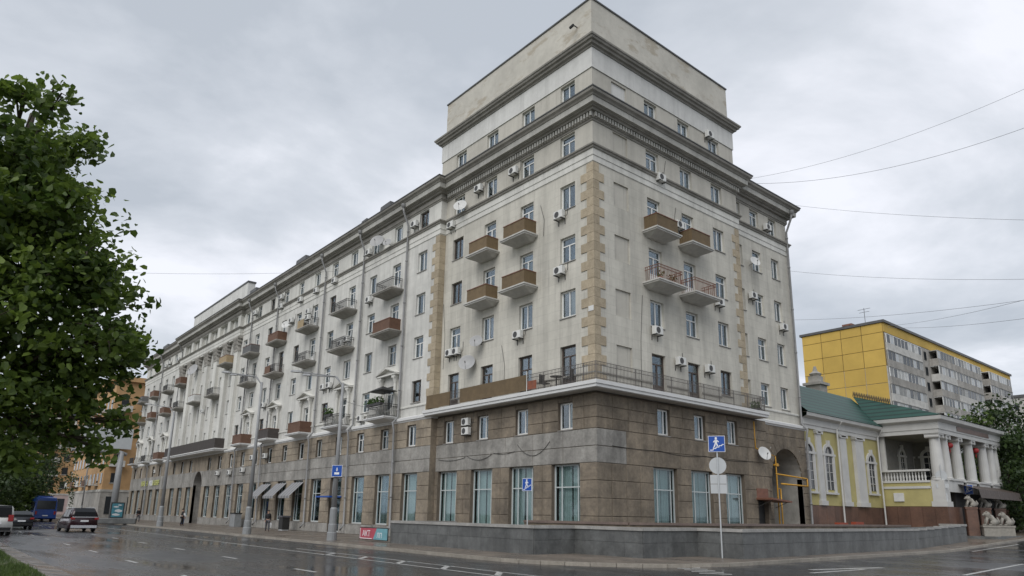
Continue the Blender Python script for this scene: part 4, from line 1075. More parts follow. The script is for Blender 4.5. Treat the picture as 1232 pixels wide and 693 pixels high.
# ---- gas pipe by the arch
gp = tag(empty('gas_pipe', (0.5, 17.6, 0.12)), 'yellow gas pipe running up beside the dark carriage arch', 'pipe')
def P_(y, z, x=0.42): return (x-.5, y-17.6, z-.12)
MB().tube([P_(17.55, .12), P_(17.55, 6.1), P_(16.7, 6.2), P_(15.1, 6.5), P_(15.1, 8.3)], .05, 8).build('riser', 'yellow_pipe', gp, smooth=True)
MB().tube([P_(17.75, .9), P_(17.95, .9), P_(17.95, 3.9), P_(17.75, 3.9)], .05, 8).build('bypass', 'yellow_pipe', gp, smooth=True)
MB().tube([P_(17.5, 4.9), P_(21.6, 4.75), P_(21.75, 4.7)], .05, 8).tube([P_(21.7, 4.75), P_(21.75, 4.2), P_(18.1, 4.25)], .06, 8).build('crossbar', 'yellow_pipe', gp, smooth=True)
MB().box(-.09, .02, -.12, .12, 5.3, 5.5).tube([P_(17.3, 5.5), P_(17.9, 5.5)], .06, 6).build('valve', 'yellow_pipe', gp)
cn = tag(empty('door_canopy', (BF, 16.1, 3.1)), 'dark red metal canopy over the doorway beside the carriage arch', 'canopy')
MB().prism([(-1.0, 0), (1.5, -.15), (1.5, -.05), (-1.0, .12)], -1.2, 0).build('roof', 'rust_iron', cn, rz=math.pi/2)
MB().box(-.9, .5, -.06, 0, .12, .75).build('fascia', 'rust_iron', cn, rz=math.pi/2)
for s in (-.9, 1.4): MB().tube([(s, -1.1, -.05), (s, 0, -.5)], .02, 5).build('strut', 'iron', cn, rz=math.pi/2)

# ---- awnings, shop door canopy, sign
for i, k in enumerate((9, 10, 11)):
    o = tag(empty('shop_awning', (xk(k), YW-BF-.05, 3.2)), 'grey striped sloping awning over a shop window, %s from the litter bin' % ('first', 'second', 'third')[i], 'awning', 'striped awnings along the avenue wing')
    for j in range(8):
        x0 = -1.3+2.6*j/8; x1 = -1.3+2.6*(j+1)/8
        MB().add([(x0, -1.25, 0), (x1, -1.25, 0), (x1, 0, 1.25), (x0, 0, 1.25), (x0, -1.25, -.22), (x1, -1.25, -.22)], [(0, 1, 2, 3), (0, 4, 5, 1)]).build('stripe', 'awning_light' if j % 2 else 'awning_grey', o)
    MB().tube([(-1.25, -1.22, 0), (-1.25, 0, -.1)], .02, 5).tube([(1.25, -1.22, 0), (1.25, 0, -.1)], .02, 5).build('arm', 'iron', o)
o = tag(empty('door_canopy', (xk(7), YW-BF-.05, 3.0)), 'small blue glass canopy over the shop door behind the street lamp', 'canopy')
MB().prism([(-1.3, 0), (1.3, 0), (1.3, .12), (-1.3, .12)], -1.1, 0).build('roof', 'sign_blue', o); MB().tube([(-1.1, -1, .1), (-1.1, 0, .7)], .015, 5).tube([(1.1, -1, .1), (1.1, 0, .7)], .015, 5).build('stay', 'iron', o)
o = tag(empty('shop_sign', (-92.5, YW-BF-.1, 5.25)), 'lime and cream shop lettering on the grey band beyond the arch', 'sign')
lr = random.Random(4)
for i in range(11):
    x = -5.6+i*1.02
    if i == 4: continue
    m = MB(); m.box(x, x+.14, -.06, .02, 0, .75)
    for z in lr.sample([0, .3, .62], 2): m.box(x+.14, x+.6, -.06, .02, z, z+.13)
    if lr.random() < .6: m.box(x+.6, x+.72, -.06, .02, 0, .75)
    m.build('letter', 'sign_lime' if i not in (5, 6) else 'sign_white', o)
# parasol and plants on a wing balcony
o = tag(empty('balcony_parasol', (xk(5)+.6, YW-.8, 8.97)), 'black square parasol over a planted third floor balcony of the wing', 'parasol')
MB().tube([(0, 0, 0), (0, 0, 2.2)], .025, 6).build('pole', 'black', o)
MB().add([(-1.1, -.9, 1.95), (1.1, -.9, 1.95), (1.1, .55, 1.95), (-1.1, .55, 1.95), (0, -.15, 2.4)], [(0, 1, 4), (1, 2, 4), (2, 3, 4), (3, 0, 4), (0, 3, 2, 1)]).build('canopy', 'black', o)
def planter(x, y, z, w, label, seed=1, n=160):
    o = tag(empty('balcony_planter', (x, y, z)), label, 'plants'); r = random.Random(seed)
    MB().box(-w/2, w/2, -.12, .12, 0, .2).build('trough', 'iron', o)
    m = MB()
    for i in range(n):
        p = Vector((r.uniform(-w/2, w/2), r.gauss(0, .12), .2+abs(r.gauss(0, .22)))); s = r.uniform(.05, .11)
        a, b = Vector((r.uniform(-1, 1), r.uniform(-1, 1), r.uniform(-1, 1))).normalized()*s, Vector((r.uniform(-1, 1), r.uniform(-1, 1), r.uniform(-1, 1))).normalized()*s
        m.add([p-a, p+b, p+a, p-b], [(0, 1, 2, 3)])
    stuff(m.build('foliage', 'moss_plant', o))
planter(xk(5)-.3, YW-1.1, 9.9, 2.2, 'green plants along a balcony railing beneath a black parasol', 1, 260)
planter(xk(7)-.6, YW-1.1, 9.85, 1.3, 'green plants on the balcony railing behind the street lamp', 2)
planter(0.55, 15.2, 8.97, 0.6, 'green plants at the side street end of the corner balcony', 3)

# ---- cables sagging along the stone band, camera on the parapet, pots on a balcony
for (x0, x1, z, sg) in ((-6.3, -3.4, 6.0, .75), (-11.4, -8.8, 5.55, .3), (-14.8, -11.6, 5.5, .15), (-8.6, -6.5, 5.6, .1)):
    MB().tube([(x0+(x1-x0)*t/10, -BF-.06, z-sg*4*(t/10)*(1-t/10)) for t in range(11)], .014, 5).build('cable', 'black', bld)
for (y0, y1, z, sg) in ((1.0, 5.2, 5.62, .05), (5.2, 9.5, 5.6, .12), (9.5, 15.0, 5.6, .1)):
    MB().tube([(BF+.06, y0+(y1-y0)*t/10, z-sg*4*(t/10)*(1-t/10)) for t in range(11)], .014, 5).build('cable', 'black', bld)
for u, z0, z1 in ((-4.3, 19.0, 21.2), (-15.0, 12.0, 17), (-8.0, 9.8, 12.6)):
    MB().tube([(u, -.03, z0), (u+.05, -.03, (z0+z1)/2), (u-.3, -.03, z1)], .012, 5).build('cable', 'black', bld)
for u, z0, z1 in ((6.7, 22.9, 25.0), (7.6, 19.6, 21.9), (3.9, 9.1, 15)):
    MB().tube([(.03, u, z0), (.03, u+.05, (z0+z1)/2), (.03, u+.3, z1)], .012, 5).build('cable', 'black', bld)
o = tag(empty('security_camera', (-1.4, .1, 32.6)), 'small dark security camera on the tower parapet beside its corner', 'camera')
MB().tube([(0, .05, 0), (0, -.3, 0), (0, -.35, -.1)], .04, 6).build('bracket', 'iron', o); MB().tube([(-.18, -.4, -.15), (.2, -.5, -.22)], .09, 8).build('housing', 'black', o)
for i, (y, x, lab) in enumerate(((5.0, .8, 'clay flower pot on the iron railed balcony, closer to the corner quoins'), (6.3, .7, 'clay flower pot on the iron railed balcony, farther from the corner quoins'))):
    o = tag(empty('flower_pot', (x, y, 15.87)), lab, 'pot'); MB().lathe([(0, 0), (.12, 0), (.17, .28), (.15, .28), (.13, .2), (0, .2)], 0, 0, 12).build('pot', 'terracotta', o)
    m = MB(); r = random.Random(i+40)
    for k in range(50):
        p = Vector((r.gauss(0, .13), r.gauss(0, .13), .35+abs(r.gauss(0, .2)))); a = Vector((r.uniform(-1, 1), r.uniform(-1, 1), r.uniform(-1, 1)))*.07; b = Vector((r.uniform(-1, 1), r.uniform(-1, 1), r.uniform(-1, 1)))*.07
        m.add([p-a, p+b, p+a, p-b], [(0, 1, 2, 3)])
    stuff(m.build('foliage', 'moss_plant', o))

# ================================================================== UNDERPASS PARAPETS
uw = tag(empty('underpass_wall', (2, -4, 0.12)), 'low grey stone-clad wall stepping round the underpass stairs at the corner', 'wall')
UO = Vector((2, -4, 0.12))
WPTS = [(-10.9, -1.6), (-10.9, -6.0), (1.75, -6.0), (1.75, -3.4), (5.9, -3.4), (5.9, 0.5), (8.25, 0.5), (6.3, 34.0), (4.6, 34.0)]
WT, TH = 1.28, 0.35
def wall_leg(p, q, n_slab, first, last):
    p, q = Vector(p), Vector(q); d = (q-p).normalized(); n = Vector((d.y, -d.x)); L = (q-p).length
    ang = math.atan2(d.y, d.x)
    def loc(s): v = p+d*s; return (v.x-UO.x, v.y-UO.y, 0)
    core = MB()
    i0, i1 = p-n*TH, q-n*TH; z0, z1 = gz(p.y), gz(q.y)
    core.add([(a.x-UO.x, a.y-UO.y, z) for a, z in ((p, z0-.15), (q, z1-.15), (i1, z1-.15), (i0, z0-.15), (p, z0+WT-.14), (q, z1+WT-.14), (i1, z1+WT-.14), (i0, z0+WT-.14))],
             [(0,3,2,1),(4,5,6,7),(0,1,5,4),(1,2,6,5),(2,3,7,6),(3,0,4,7)])
    core.build('core', 'wall_slab', uw)
    k = max(1, round(L/0.95))
    for i in range(k):
        s0, s1 = L*i/k, L*(i+1)/k; zz = gz((p+d*(s0+s1)/2).y)-gz(0)
        for a, b in ((-.02, .62), (.62, WT-.14)):
            o = MB().bbox(.004, s1-s0-.004, -.03, .0, a+.004, b-.004, .008).build('facing_slab', 'wall_slab', uw, (loc(s0)[0], loc(s0)[1], zz), ang)
    kc = max(1, round(L/1.5))
    for i in range(kc):
        s0, s1 = L*i/kc, L*(i+1)/kc; zz = gz((p+d*(s0+s1)/2).y)
        e0 = -.08 if i == 0 and first else 0.003; e1 = .08 if i == kc-1 and last else -.003
        MB().box(e0, s1-s0+e1, -.09, TH+.06, WT-.14, WT+.0).build('coping_stone', 'coping_stone', uw, (loc(s0)[0], loc(s0)[1], zz+.001*((i+int(p.x*3)) % 3)), ang)
for i in range(len(WPTS)-1):
    wall_leg(WPTS[i], WPTS[i+1], 1, WPTS[i][0] != WPTS[i+1][0] and i not in (3, 5), i in (1, 3, 5, 6))
iw = tag(empty('inner_parapet', (3, -1, .12)), 'inner underpass parapet with a brown stone coping behind the grey wall', 'wall')
IP = [(-2.4, -3.0), (3.4, -1.4), (5.2, 3.5), (3.9, 30.0)]
for i in range(3):
    p, q = Vector(IP[i]), Vector(IP[i+1]); d = (q-p).normalized(); ang = math.atan2(d.y, d.x); L = (q-p).length
    MB().box(0, L, 0, .3, 0, 1.35).build('core', 'tufa', iw, (p.x-3, p.y+1, 0), ang)
    k = max(1, round(L/1.6))
    for j in range(k): MB().box(L*j/k+.003, L*(j+1)/k-.003, -.07, .37, 1.35, 1.47+.002*i).build('coping_stone', 'brown_coping', iw, (p.x-3, p.y+1, 0), ang)
# painted panel leaning at the wall end
def text_mesh(s, size, mat, ext=0.004):
    cu = bpy.data.curves.new('t', 'FONT'); cu.body = s; cu.size = size; cu.extrude = ext; cu.align_x = 'CENTER'
    o = bpy.data.objects.new('t', cu); COL.objects.link(o)
    me = bpy.data.meshes.new_from_object(o.evaluated_get(bpy.context.evaluated_depsgraph_get()))
    bpy.data.objects.remove(o); bpy.data.curves.remove(cu)
    me.materials.clear(); me.materials.append(MATS[mat]); return me
pa = tag(empty('painted_panel', (-11.9, -6.15, .12)), 'pink and cyan lettered panel standing at the end of the underpass wall', 'sign')
MB().box(-2.5, .98, -.04, 0, .1, .84).build('frame', 'black', pa)
MB().add([(-2.45, -.046, .14), (-.75, -.046, .14), (-.35, -.046, .79), (-2.45, -.046, .79)], [(0, 1, 2, 3)]).build('pink_field', 'ad_pink', pa)
MB().add([(-.75, -.0465, .14), (.94, -.0465, .14), (.94, -.0465, .79), (-.35, -.0465, .79)], [(0, 1, 2, 3)]).build('cyan_field', 'ad_cyan', pa)
for s, x, z, sz in (('АКТ', -1.6, .3, .5), ('ЛП', .0, .24, .42)):
    t = put('lettering', text_mesh(s, sz, 'sign_white'), pa, (x, -.052, z)); t.rotation_euler = (R(90), 0, 0)
MB().box(-2.42, -2.37, -.05, -.044, .16, .78).box(-2.37, -.9, -.05, -.044, .16, .2).build('border', 'sign_white', pa)

# ================================================================== ROAD SIGNS
def walker(o, s=1.0, y=-.012):
    """white walking figure going down steps, drawn as the flat sign print it is"""
    m = MB()
    def ln(a, b, w):
        a, b = Vector(a), Vector(b); d = (b-a).normalized(); n = Vector((-d.y, d.x))*w/2
        m.add([(p.x*s, y, p.y*s) for p in (a-n, b-n, b+n, a+n)], [(0, 1, 2, 3)])
    m.add([(s*(-.02+.05*math.cos(t)), y, s*(.245+.05*math.sin(t))) for t in [k*math.pi/6 for k in range(12)]], [tuple(range(12))])
    ln((-.02, .19), (-.03, .02), .1); ln((-.05, .17), (-.13, .07), .045); ln((.0, .17), (.09, .08), .045)
    ln((-.045, .03), (-.1, -.12), .055); ln((-.01, .03), (.04, -.1), .055); ln((-.1, -.12), (-.14, -.17), .04)
    st = [(-.28, -.27), (-.15, -.27), (-.15, -.2), (-.03, -.2), (-.03, -.14), (.1, -.14), (.1, -.08), (.22, -.08), (.22, -.03), (.3, -.03)]
    for a, b in zip(st, st[1:]): ln(a, b, .035)
    return m.build('pictogram', 'sign_white', o)
def square_sign(parent, z, w=.7, kind='walker', y=0.0, x=0.0, name='sign_plate'):
    p = MB().box(x-w/2, x+w/2, y-.008, y+.008, z-w/2, z+w/2).build(name, 'sign_white', parent)
    f = MB().box(x-w/2+.02, x+w/2-.02, y-.012, y-.008, z-w/2+.02, z+w/2-.02).build('blue_field', 'sign_blue', p)
    if kind == 'walker': q = walker(p, w/.7, y-.014); q.location = (x, 0, z)
    else:
        m = MB(); m.box(x-.03, x+.03, y-.015, y-.012, z-.02, z+.2); m.box(x-.07, x+.07, y-.015, y-.012, z+.04, z+.08); m.box(x-.17, x+.17, y-.015, y-.012, z-.22, z-.09); m.build('pictogram', 'sign_white', p)
    return p
def pole_top(px, py, base):            # height of a point that stands vertically over a base point
    d = ray(px, py); t = math.hypot(base[0]-CAM.x, base[1]-CAM.y)/math.hypot(d.x, d.y); return CAM.z+t*d.z
def face_cam(x, y): return math.atan2(CAM.y-y, CAM.x-x)+math.pi/2
b = (7.4, 0.2)
zs = pole_top(865, 534, b)-.12
o = tag(empty('road_sign', (b[0], b[1], .12), face_cam(*b)), 'blue underpass sign above a grey sign back on a pole by the grey wall', 'road sign')
MB().tube([(0, .05, 0), (0, .05, zs+.33)], .032, 8).build('post', 'sign_back', o)
square_sign(o, zs, .74)
c = MB().lathe([(0, 0), (.38, 0), (.38, .02), (0, .02)], 0, 0, 24); c.v = [(x, .1+z, y+pole_top(866, 560, b)-.12) for x, y, z in c.v]; c.build('round_sign_back', 'sign_back', o)
z1 = pole_top(866, 582, b)-.12
MB().box(-.36, .36, .085, .1, z1, z1+.4).build('plate_back', 'sign_back', o); MB().box(-.36, .36, .085, .1, z1-.43, z1-.02).build('plate_back', 'sign_back', o)
b = (0.6, -4.6); b2_ = onY(634, 605, -4.6)
b = (b2_[0], -4.6); zs = pole_top(634, 583, b)-.12
o = tag(empty('road_sign', (b[0], b[1], -.2), R(8)), 'blue underpass sign on a thin pole before the pale shop windows', 'road sign')
MB().tube([(0, .04, 0), (0, .04, zs+.6)], .03, 8).build('post', 'sign_back', o); square_sign(o, zs+.32, .62)
# right-hand signs on the side street
by = 36.5; b = (onY(1141, 640, by)[0], by); g = gz(by)+.12
o = tag(empty('road_sign', (b[0], b[1], g), face_cam(*b)), 'grey back of a round sign with small plates before the yellow mansion', 'road sign')
zt = pole_top(1136, 566, b)-g
MB().tube([(0, .05, 0), (0, .05, zt+.5)], .035, 8).build('post', 'sign_back', o)
c = MB().lathe([(0, 0), (.42, 0), (.42, .02), (0, .02)], 0, 0, 24); c.v = [(x, .1+z, y+pole_top(1136, 572, b)-g) for x, y, z in c.v]; c.build('round_sign_back', 'sign_back', o)
z1 = pole_top(1136, 584, b)-g; MB().box(-.45, .45, .085, .1, z1-.2, z1+.15).build('plate_back', 'sign_back', o); z1 = pole_top(1138, 598, b)-g; MB().box(-.1, .25, .085, .1, z1-.35, z1+.3).build('plate_back', 'sign_back', o)
by = 41; b = (onY(1172, 645, by)[0], by); g = gz(by)+.12
o = tag(empty('road_sign', (b[0], b[1], g), face_cam(*b)-R(18)), 'blue square sign on a post beside the stone lions', 'road sign')
zt = pole_top(1170, 589, b)-g
MB().tube([(.12, .05, 0), (0, .05, zt+.5)], .035, 8).build('post', 'sign_back', o); square_sign(o, zt, .78)

# ================================================================== STREET LAMPS
def lamp(loc, h, label, arms=(-1,), arm_len=2.6, double=False, base_r=.27, scale=1.0):
    o = tag(empty('street_lamp', loc), label, 'street lamp', 'street lamps along the avenue')
    MB().lathe([(0, 0), (base_r*1.15, 0), (base_r*1.15, .45), (base_r, .5), (base_r, .95), (base_r*.86, 1.0), (base_r*.82, 1.9), (base_r*.62, 2.0)], 0, 0, 14).build('base', 'lamp_base_grey', o, smooth=False)
    MB().tube([(0, 0, 1.9), (0, 0, h*.6), (0, 0, h)], [base_r*.62, .12, .085], 10).build('column', 'lamp_grey', o, smooth=True)
    for dx, dy in arms:
        d = Vector((dx, dy, 0)).normalized()
        pts = [Vector((0, 0, h-.8)), Vector((0, 0, h-.1))+d*.1, Vector((0, 0, h+.45))+d*.55, Vector((0, 0, h+.75))+d*arm_len]
        MB().tube(pts, .04, 8).build('arm', 'lamp_grey', o, smooth=True)
        e = pts[-1]; n = Vector((-d.y, d.x, 0))
        m = MB(); L = .75
        for t, w, hh in ((0, .07, .06), (.25, .15, .10), (.7, .17, .10), (1, .06, .04)):
            c = e+d*(t*L)+Vector((0, 0, .02+t*.05))
            m.v += [tuple(c+n*w-Vector((0, 0, .05))), tuple(c+n*w*.7+Vector((0, 0, hh))), tuple(c-n*w*.7+Vector((0, 0, hh))), tuple(c-n*w-Vector((0, 0, .05)))]
        for i in range(3):
            for j in range(4): m.f.append((i*4+j, i*4+(j+1) % 4, i*4+4+(j+1) % 4, i*4+4+j))
        m.f += [(0, 3, 2, 1), (12, 13, 14, 15)]; m.build('lantern', 'lamp_grey', o)
    return o
b1 = (-15.3, -7.6)
h1 = pole_top(424, 462, b1)
L1 = lamp((b1[0], b1[1], .12), h1-.1, 'tall grey street lamp carrying a blue sign beside the pink panel', [(-.8, -.75), (-1, -.4)], 2.9)
zs = pole_top(408, 567, b1)-.12
o = tag(empty('road_sign', (b1[0]+.3, b1[1]-.12, zs+.12), R(35)), 'blue square sign strapped to the street lamp column', 'road sign'); square_sign(o, 0, .72, 'bus'); MB().box(-.3, .0, .0, .06, -.05, .05).build('strap', 'sign_back', o)
b2 = (-27.3, -8.6); lamp((b2[0], b2[1], .12), pole_top(306, 458, b2)-.2, 'tall grey street lamp in front of the striped awnings', [(-.8, -.8), (-1, -.5)], 2.6)
b3 = (-52.0, -8.6); lamp((b3[0], b3[1], .12), 11.6, 'tall grey street lamp in front of the lime shop lettering', [(-.8, -.8)], 2.6)
for (px, py, d, lab) in ((97, 618, 150, 'slim grey street lamp before the orange brick house'), ):
    p = at(px, py, d); lamp((p.x, p.y, .12), 11.5, lab, [(-.5, -1)], 2.5, base_r=.2)
for (px, d, lab) in ((22, 120, 'slim grey street lamp on the verge beside the dark trees, behind the black car'), (9, 128, 'slim grey street lamp on the verge beside the dark trees, behind the white van'), (1, 150, 'slim grey street lamp on the verge farthest along the dark trees')):
    p = at(px, 618, d); lamp((p.x, p.y, .05), 11.0, lab, [(-.3, .9)] if px > 10 else [(-.2, .9)], 2.4, base_r=.18)
# overhead sign gantry post
bg = at(134, 628, 100); bg = (bg.x, bg.y)
o = tag(empty('gantry_post', (bg[0], bg[1], .12)), 'thick grey gantry post with a cross arm and plain sign panel beside the lightbox', 'gantry')
hg = pole_top(150, 545, bg)
MB().tube([(0, 0, 0), (0, 0, 5), (0, 0, hg)], [.42, .38, .3], 12).build('column', 'lamp_grey', o, smooth=True)
MB().tube([(-.2, .6, hg-.3), (0, 0, hg-.1), (1.0, -5.5, hg-.1)], .22, 8).build('cross_arm', 'lamp_grey', o)
MB().box(-.1, .1, -4.6, 1.0, hg+.35, hg+2.9).build('sign_panel', 'sign_back', o)
MB().tube([(0, -.5, hg), (0, -.5, hg+.5)], .06, 6).tube([(0, -3.5, hg), (0, -3.5, hg+.5)], .06, 6).build('bracket', 'lamp_grey', o)

# ---- lightbox, bin, cabinet
p = at(139, 629, 92)
o = tag(empty('poster_lightbox', (p.x, p.y, .12), R(75)), 'black framed lightbox with a teal poster on a dark stone base', 'lightbox')
MB().box(-.68, .68, -.12, .12, .6, 2.35).build('frame', 'black', o); MB().box(-.56, .56, -.135, -.12, .72, 2.22).build('poster', 'poster_teal', o)
pm = MB()
for cx, cz, rx, rz_ in ((-.1, 1.0, .4, .12), (.12, 1.42, .38, .16), (-.15, 1.85, .28, .08), (.2, 2.05, .22, .06)):
    pm.add([(cx+rx*math.cos(t*.5236)*(1+.15*math.sin(3*t)), -.138, cz+rz_*math.sin(t*.5236)*(1+.2*math.cos(2*t))) for t in range(12)], [tuple(range(12))])
pm.build('print', 'sign_back', o); MB().bbox(-2.0, 2.0, -.7, .7, 0, .6, .05).build('plinth', 'wall_slab', o)
p = (-29.8, -2.6)
bx = onZ(362, 636, .12); o = tag(empty('litter_bin', (-36.9, -1.9, .12)), 'black boxy litter bin at the end of the striped awnings', 'bin')
MB().bbox(-.42, .42, -.35, .35, .1, 1.15, .04).build('body', 'black', o); MB().box(-.5, .5, -.42, .42, 1.15, 1.3).build('lid', 'cloth_grey', o); MB().box(-.38, .38, -.3, .3, 0, .1).build('foot', 'sign_back', o)
o = tag(empty('utility_cabinet', (-50.5, -1.6, .12)), 'grey utility cabinet against the wing wall behind the street lamp', 'cabinet')
MB().bbox(-.7, .7, -.4, .3, 0, 1.35, .03).build('body', 'lamp_base_grey', o); MB().box(-.75, .75, -.45, .35, 1.35, 1.45).build('top', 'black', o)

# ================================================================== YELLOW MANSION
XA, MB0, MB1, XB, YF = -0.5, 23.35, 36.5, 4.35, 51.8
man = tag(empty('mansion', (0, 38, gz(38))), 'yellow classical mansion with white columns, arched windows and green roof', 'building')
MO = (0, -38, -gz(38))
def mb(m, name, mat, parent=man, smooth=False):
    m.v = [(x, y-38, z-gz(38)) for x, y, z in m.v] if parent is man else m.v
    return m.build(name, mat, parent, smooth=smooth)
mb(MB().box(-12, XA, MB0, MB1, 2.95, 8.75).box(-12, XB-.9, MB1, YF, 3.1, 5.2), 'wall', 'mansion_yellow')
for i in range(10):                                       # granite slabs of the base
    y0 = MB0+(MB1-MB0)*i/10; mb(MB().box(-3, XA+.08, y0+.008, y0+(MB1-MB0)/10-.008, 0, 2.92), 'base_slab', 'granite_brown')
for i in range(5):
    x0 = XA+.1+(XB-XA)*i/5; mb(MB().box(x0+.008, x0+(XB-XA)/5-.008, MB1-.1, MB1+1.5, 0, 3.07), 'base_slab', 'granite_brown')
for i in range(10):
    y0 = MB1+(YF-MB1)*i/10
    if 2 <= i <= 7: continue
    mb(MB().box(2, XB+.1, y0+.008+(.01 if i else .02), y0+(YF-MB1)/10-.008, 0, 3.07), 'base_slab', 'granite_brown')
mb(MB().box(-11.5, XB-1.0, MB1+.5, YF-.2, 0.5, 5.1), 'core', 'granite_brown')
def ent(path, z0, z1, name):
    h = z1-z0
    pr = [(0, z0), (.1, z0+.02), (.1, z0+h*.22), (.16, z0+h*.25), (.16, z0+h*.62), (.28, z0+h*.66), (.55, z0+h*.74), (.6, z0+h*.94), (0.1, z1)]
    m = sweep(pr, path); mb(m, name, 'mansion_white')
ent([(XA, MB0-.2), (XA, MB1)], 8.7, 9.95, 'entablature')
ent([(XA-.1, MB1), (XB, MB1), (XB, YF), (-10, YF)], 9.05, 10.55, 'entablature')
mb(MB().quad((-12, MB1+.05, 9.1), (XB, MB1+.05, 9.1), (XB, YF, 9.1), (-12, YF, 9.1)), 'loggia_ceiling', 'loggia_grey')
def arch_window(u, w, z0, zt, fr_x=None, fr_y=None, par=man):
    """arched window with white architrave; faces +x at fr_x or -y at fr_y"""
    r = w/2; zs = zt-r; n = 10
    arc = [(r*math.cos(math.pi*i/n), zs+r*math.sin(math.pi*i/n)) for i in range(n+1)]
    def T(m):
        if fr_x is not None: m.v = [(fr_x-y, u+x, z) for x, y, z in m.v]
        else: m.v = [(u+x, fr_y+y, z) for x, y, z in m.v]
        return m
    g = MB(); g.add([(-r, -.02, z0), (r, -.02, z0)]+[(x, -.02, z) for x, z in arc], [tuple(range(n+3))]); T(g)
    wo = mb(g, 'window', 'dark_glass')
    f = MB()
    R2 = r+.26
    for i in range(n):
        a0, a1 = math.pi*i/n, math.pi*(i+1)/n
        f.add([(r*math.cos(a0), -.12, zs+r*math.sin(a0)), (R2*math.cos(a0), -.12, zs+R2*math.sin(a0)), (R2*math.cos(a1), -.12, zs+R2*math.sin(a1)), (r*math.cos(a1), -.12, zs+r*math.sin(a1)),
               (r*math.cos(a0), 0, zs+r*math.sin(a0)), (R2*math.cos(a0), 0, zs+R2*math.sin(a0)), (R2*math.cos(a1), 0, zs+R2*math.sin(a1)), (r*math.cos(a1), 0, zs+r*math.sin(a1))], [(0, 1, 2, 3), (1, 5, 6, 2), (0, 3, 7, 4)])
    f.box(-R2, -r, -.12, 0, z0-.2, zs); f.box(r, R2, -.12, 0, z0-.2, zs); f.box(-R2-.1, R2+.1, -.2, 0, z0-.35, z0-.2); f.box(-.15, .15, -.2, 0, zt, zt+.5); f.box(-R2-.15, R2+.15, -.14, 0, zs-.1, zs+.08)
    T(f); f.v = [(x, y-38, z-gz(38)) for x, y, z in f.v]; f.build('frame', 'mansion_white', wo)
    b = MB(); b.box(-.03, .03, -.06, -.02, z0, zt-.05)
    k = 4
    for i in range(1, k): b.box(-r, r, -.05, -.02, z0+(zs-z0)*i/k-.02, z0+(zs-z0)*i/k+.02)
    b.box(-r, r, -.07, -.02, zs-.03, zs+.03); b.box(-r-.0, -r+.06, -.06, -.02, z0, zs); b.box(r-.06, r, -.06, -.02, z0, zs)
    T(b); b.v = [(x, y-38, z-gz(38)) for x, y, z in b.v]; b.build('glazing_bars', 'mansion_white', wo)
arch_window(23.95, 1.25, 4.15, 7.5, fr_x=XA); arch_window(27.05, 1.25, 4.15, 7.5, fr_x=XA); arch_window(34.6, 1.2, 4.3, 7.3, fr_x=XA)
def pilaster(y0, y1, x, z0, z1, pr=.14):
    p = MB().box(x, x+pr, y0, y1, z0+.35, z1-.3); p.box(x, x+pr+.1, y0-.12, y1+.12, z0, z0+.35); p.box(x, x+pr+.06, y0-.06, y1+.06, z1-.3, z1-.22); p.box(x, x+pr+.12, y0-.16, y1+.16, z1-.1, z1)
    for yy in (y0, y1):
        p.tube([(x, yy, z1-.18), (x+pr+.12, yy, z1-.18)], .13, 10)
    mb(p, 'pilaster', 'mansion_white')
pilaster(25.15, 25.95, XA+.002, 2.95, 8.68); pilaster(28.9, 30.0, XA+.004, 2.95, 8.68, .2); pilaster(31.4, 32.9, XA+.002, 2.95, 8.68, .28)
for y0, y1 in ((23.4, 24.5), (26.5, 27.6)): pass
def column(x, y, z0, z1, r, name='column'):
    m = MB(); h = z1-z0
    m.lathe([(r*1.3, z0), (r*1.3, z0+.12), (r*1.15, z0+.16), (r*1.2, z0+.26), (r, z0+.32), (r*1.0, z0+h*.35), (r*.84, z1-.42), (r*.9, z1-.4), (r*.9, z1-.34), (r*.84, z1-.3)], x, y, 16)
    m.box(x-r*1.2, x+r*1.2, y-r*1.2, y+r*1.2, z1-.12, z1)
    for s in (-1, 1): m.tube([(x-r*1.15, y+s*r*.95, z1-.25), (x+r*1.15, y+s*r*.95, z1-.25)], .15, 10)
    m.box(x-r*.95, x+r*.95, y-r*.95, y+r*.95, z1-.34, z1-.12)
    mb(m, name, 'mansion_white', smooth=False)
column(XB-.5, MB1+.55, 5.2, 9.08, .48); column(XB-.45, MB1+2.2, 5.2, 9.08, .42)
for y in (41.4, 44.6, 48.2, 50.2, 51.3): column(XB-.45, y, 5.2, 9.08, .43)
mb(MB().box(XB-1.05, XB+.12, MB1-.12, MB1+1.15, 3.08, 3.5).box(XB-.95, XB+.02, MB1-.02, MB1+1.05, 3.5, 5.2), 'pedestal', 'mansion_white')
for y0, y1 in ((MB1+1.2, 41.0), (41.8, 44.2), (45.0, 47.8), (48.6, 51.7)):
    mb(MB().box(XB-.8, XB, y0, y1, 4.3, 5.25).box(XB-.85, XB+.1, y0, y1, 5.25, 5.4), 'parapet', 'mansion_white')
mb(MB().box(XA, XB-1.0, MB1-.03, MB1+.3, 3.1, 5.05), 'wall', 'mansion_yellow')
mb(MB().box(XA+.05, XB-1.0, MB1-.1, MB1+.32, 4.55, 4.75), 'string_course', 'mansion_white')
bal = mb(MB().box(XA+.05, XB-1.0, MB1-.1, MB1+.32, 5.05, 5.22).box(XA+.05, XB-1.0, MB1-.1, MB1+.3, 5.98, 6.14), 'balustrade', 'mansion_white')
bal_m = MB().lathe([(.07, 0), (.07, .06), (.04, .1), (.085, .28), (.075, .36), (.04, .52), (.06, .6), (.06, .77)], 0, 0, 8).mesh('baluster', 'mansion_white', True)
for i in range(14): put('baluster', bal_m, bal, (XA+.3+i*.245, MB1+.1-38, 5.22-gz(38)))
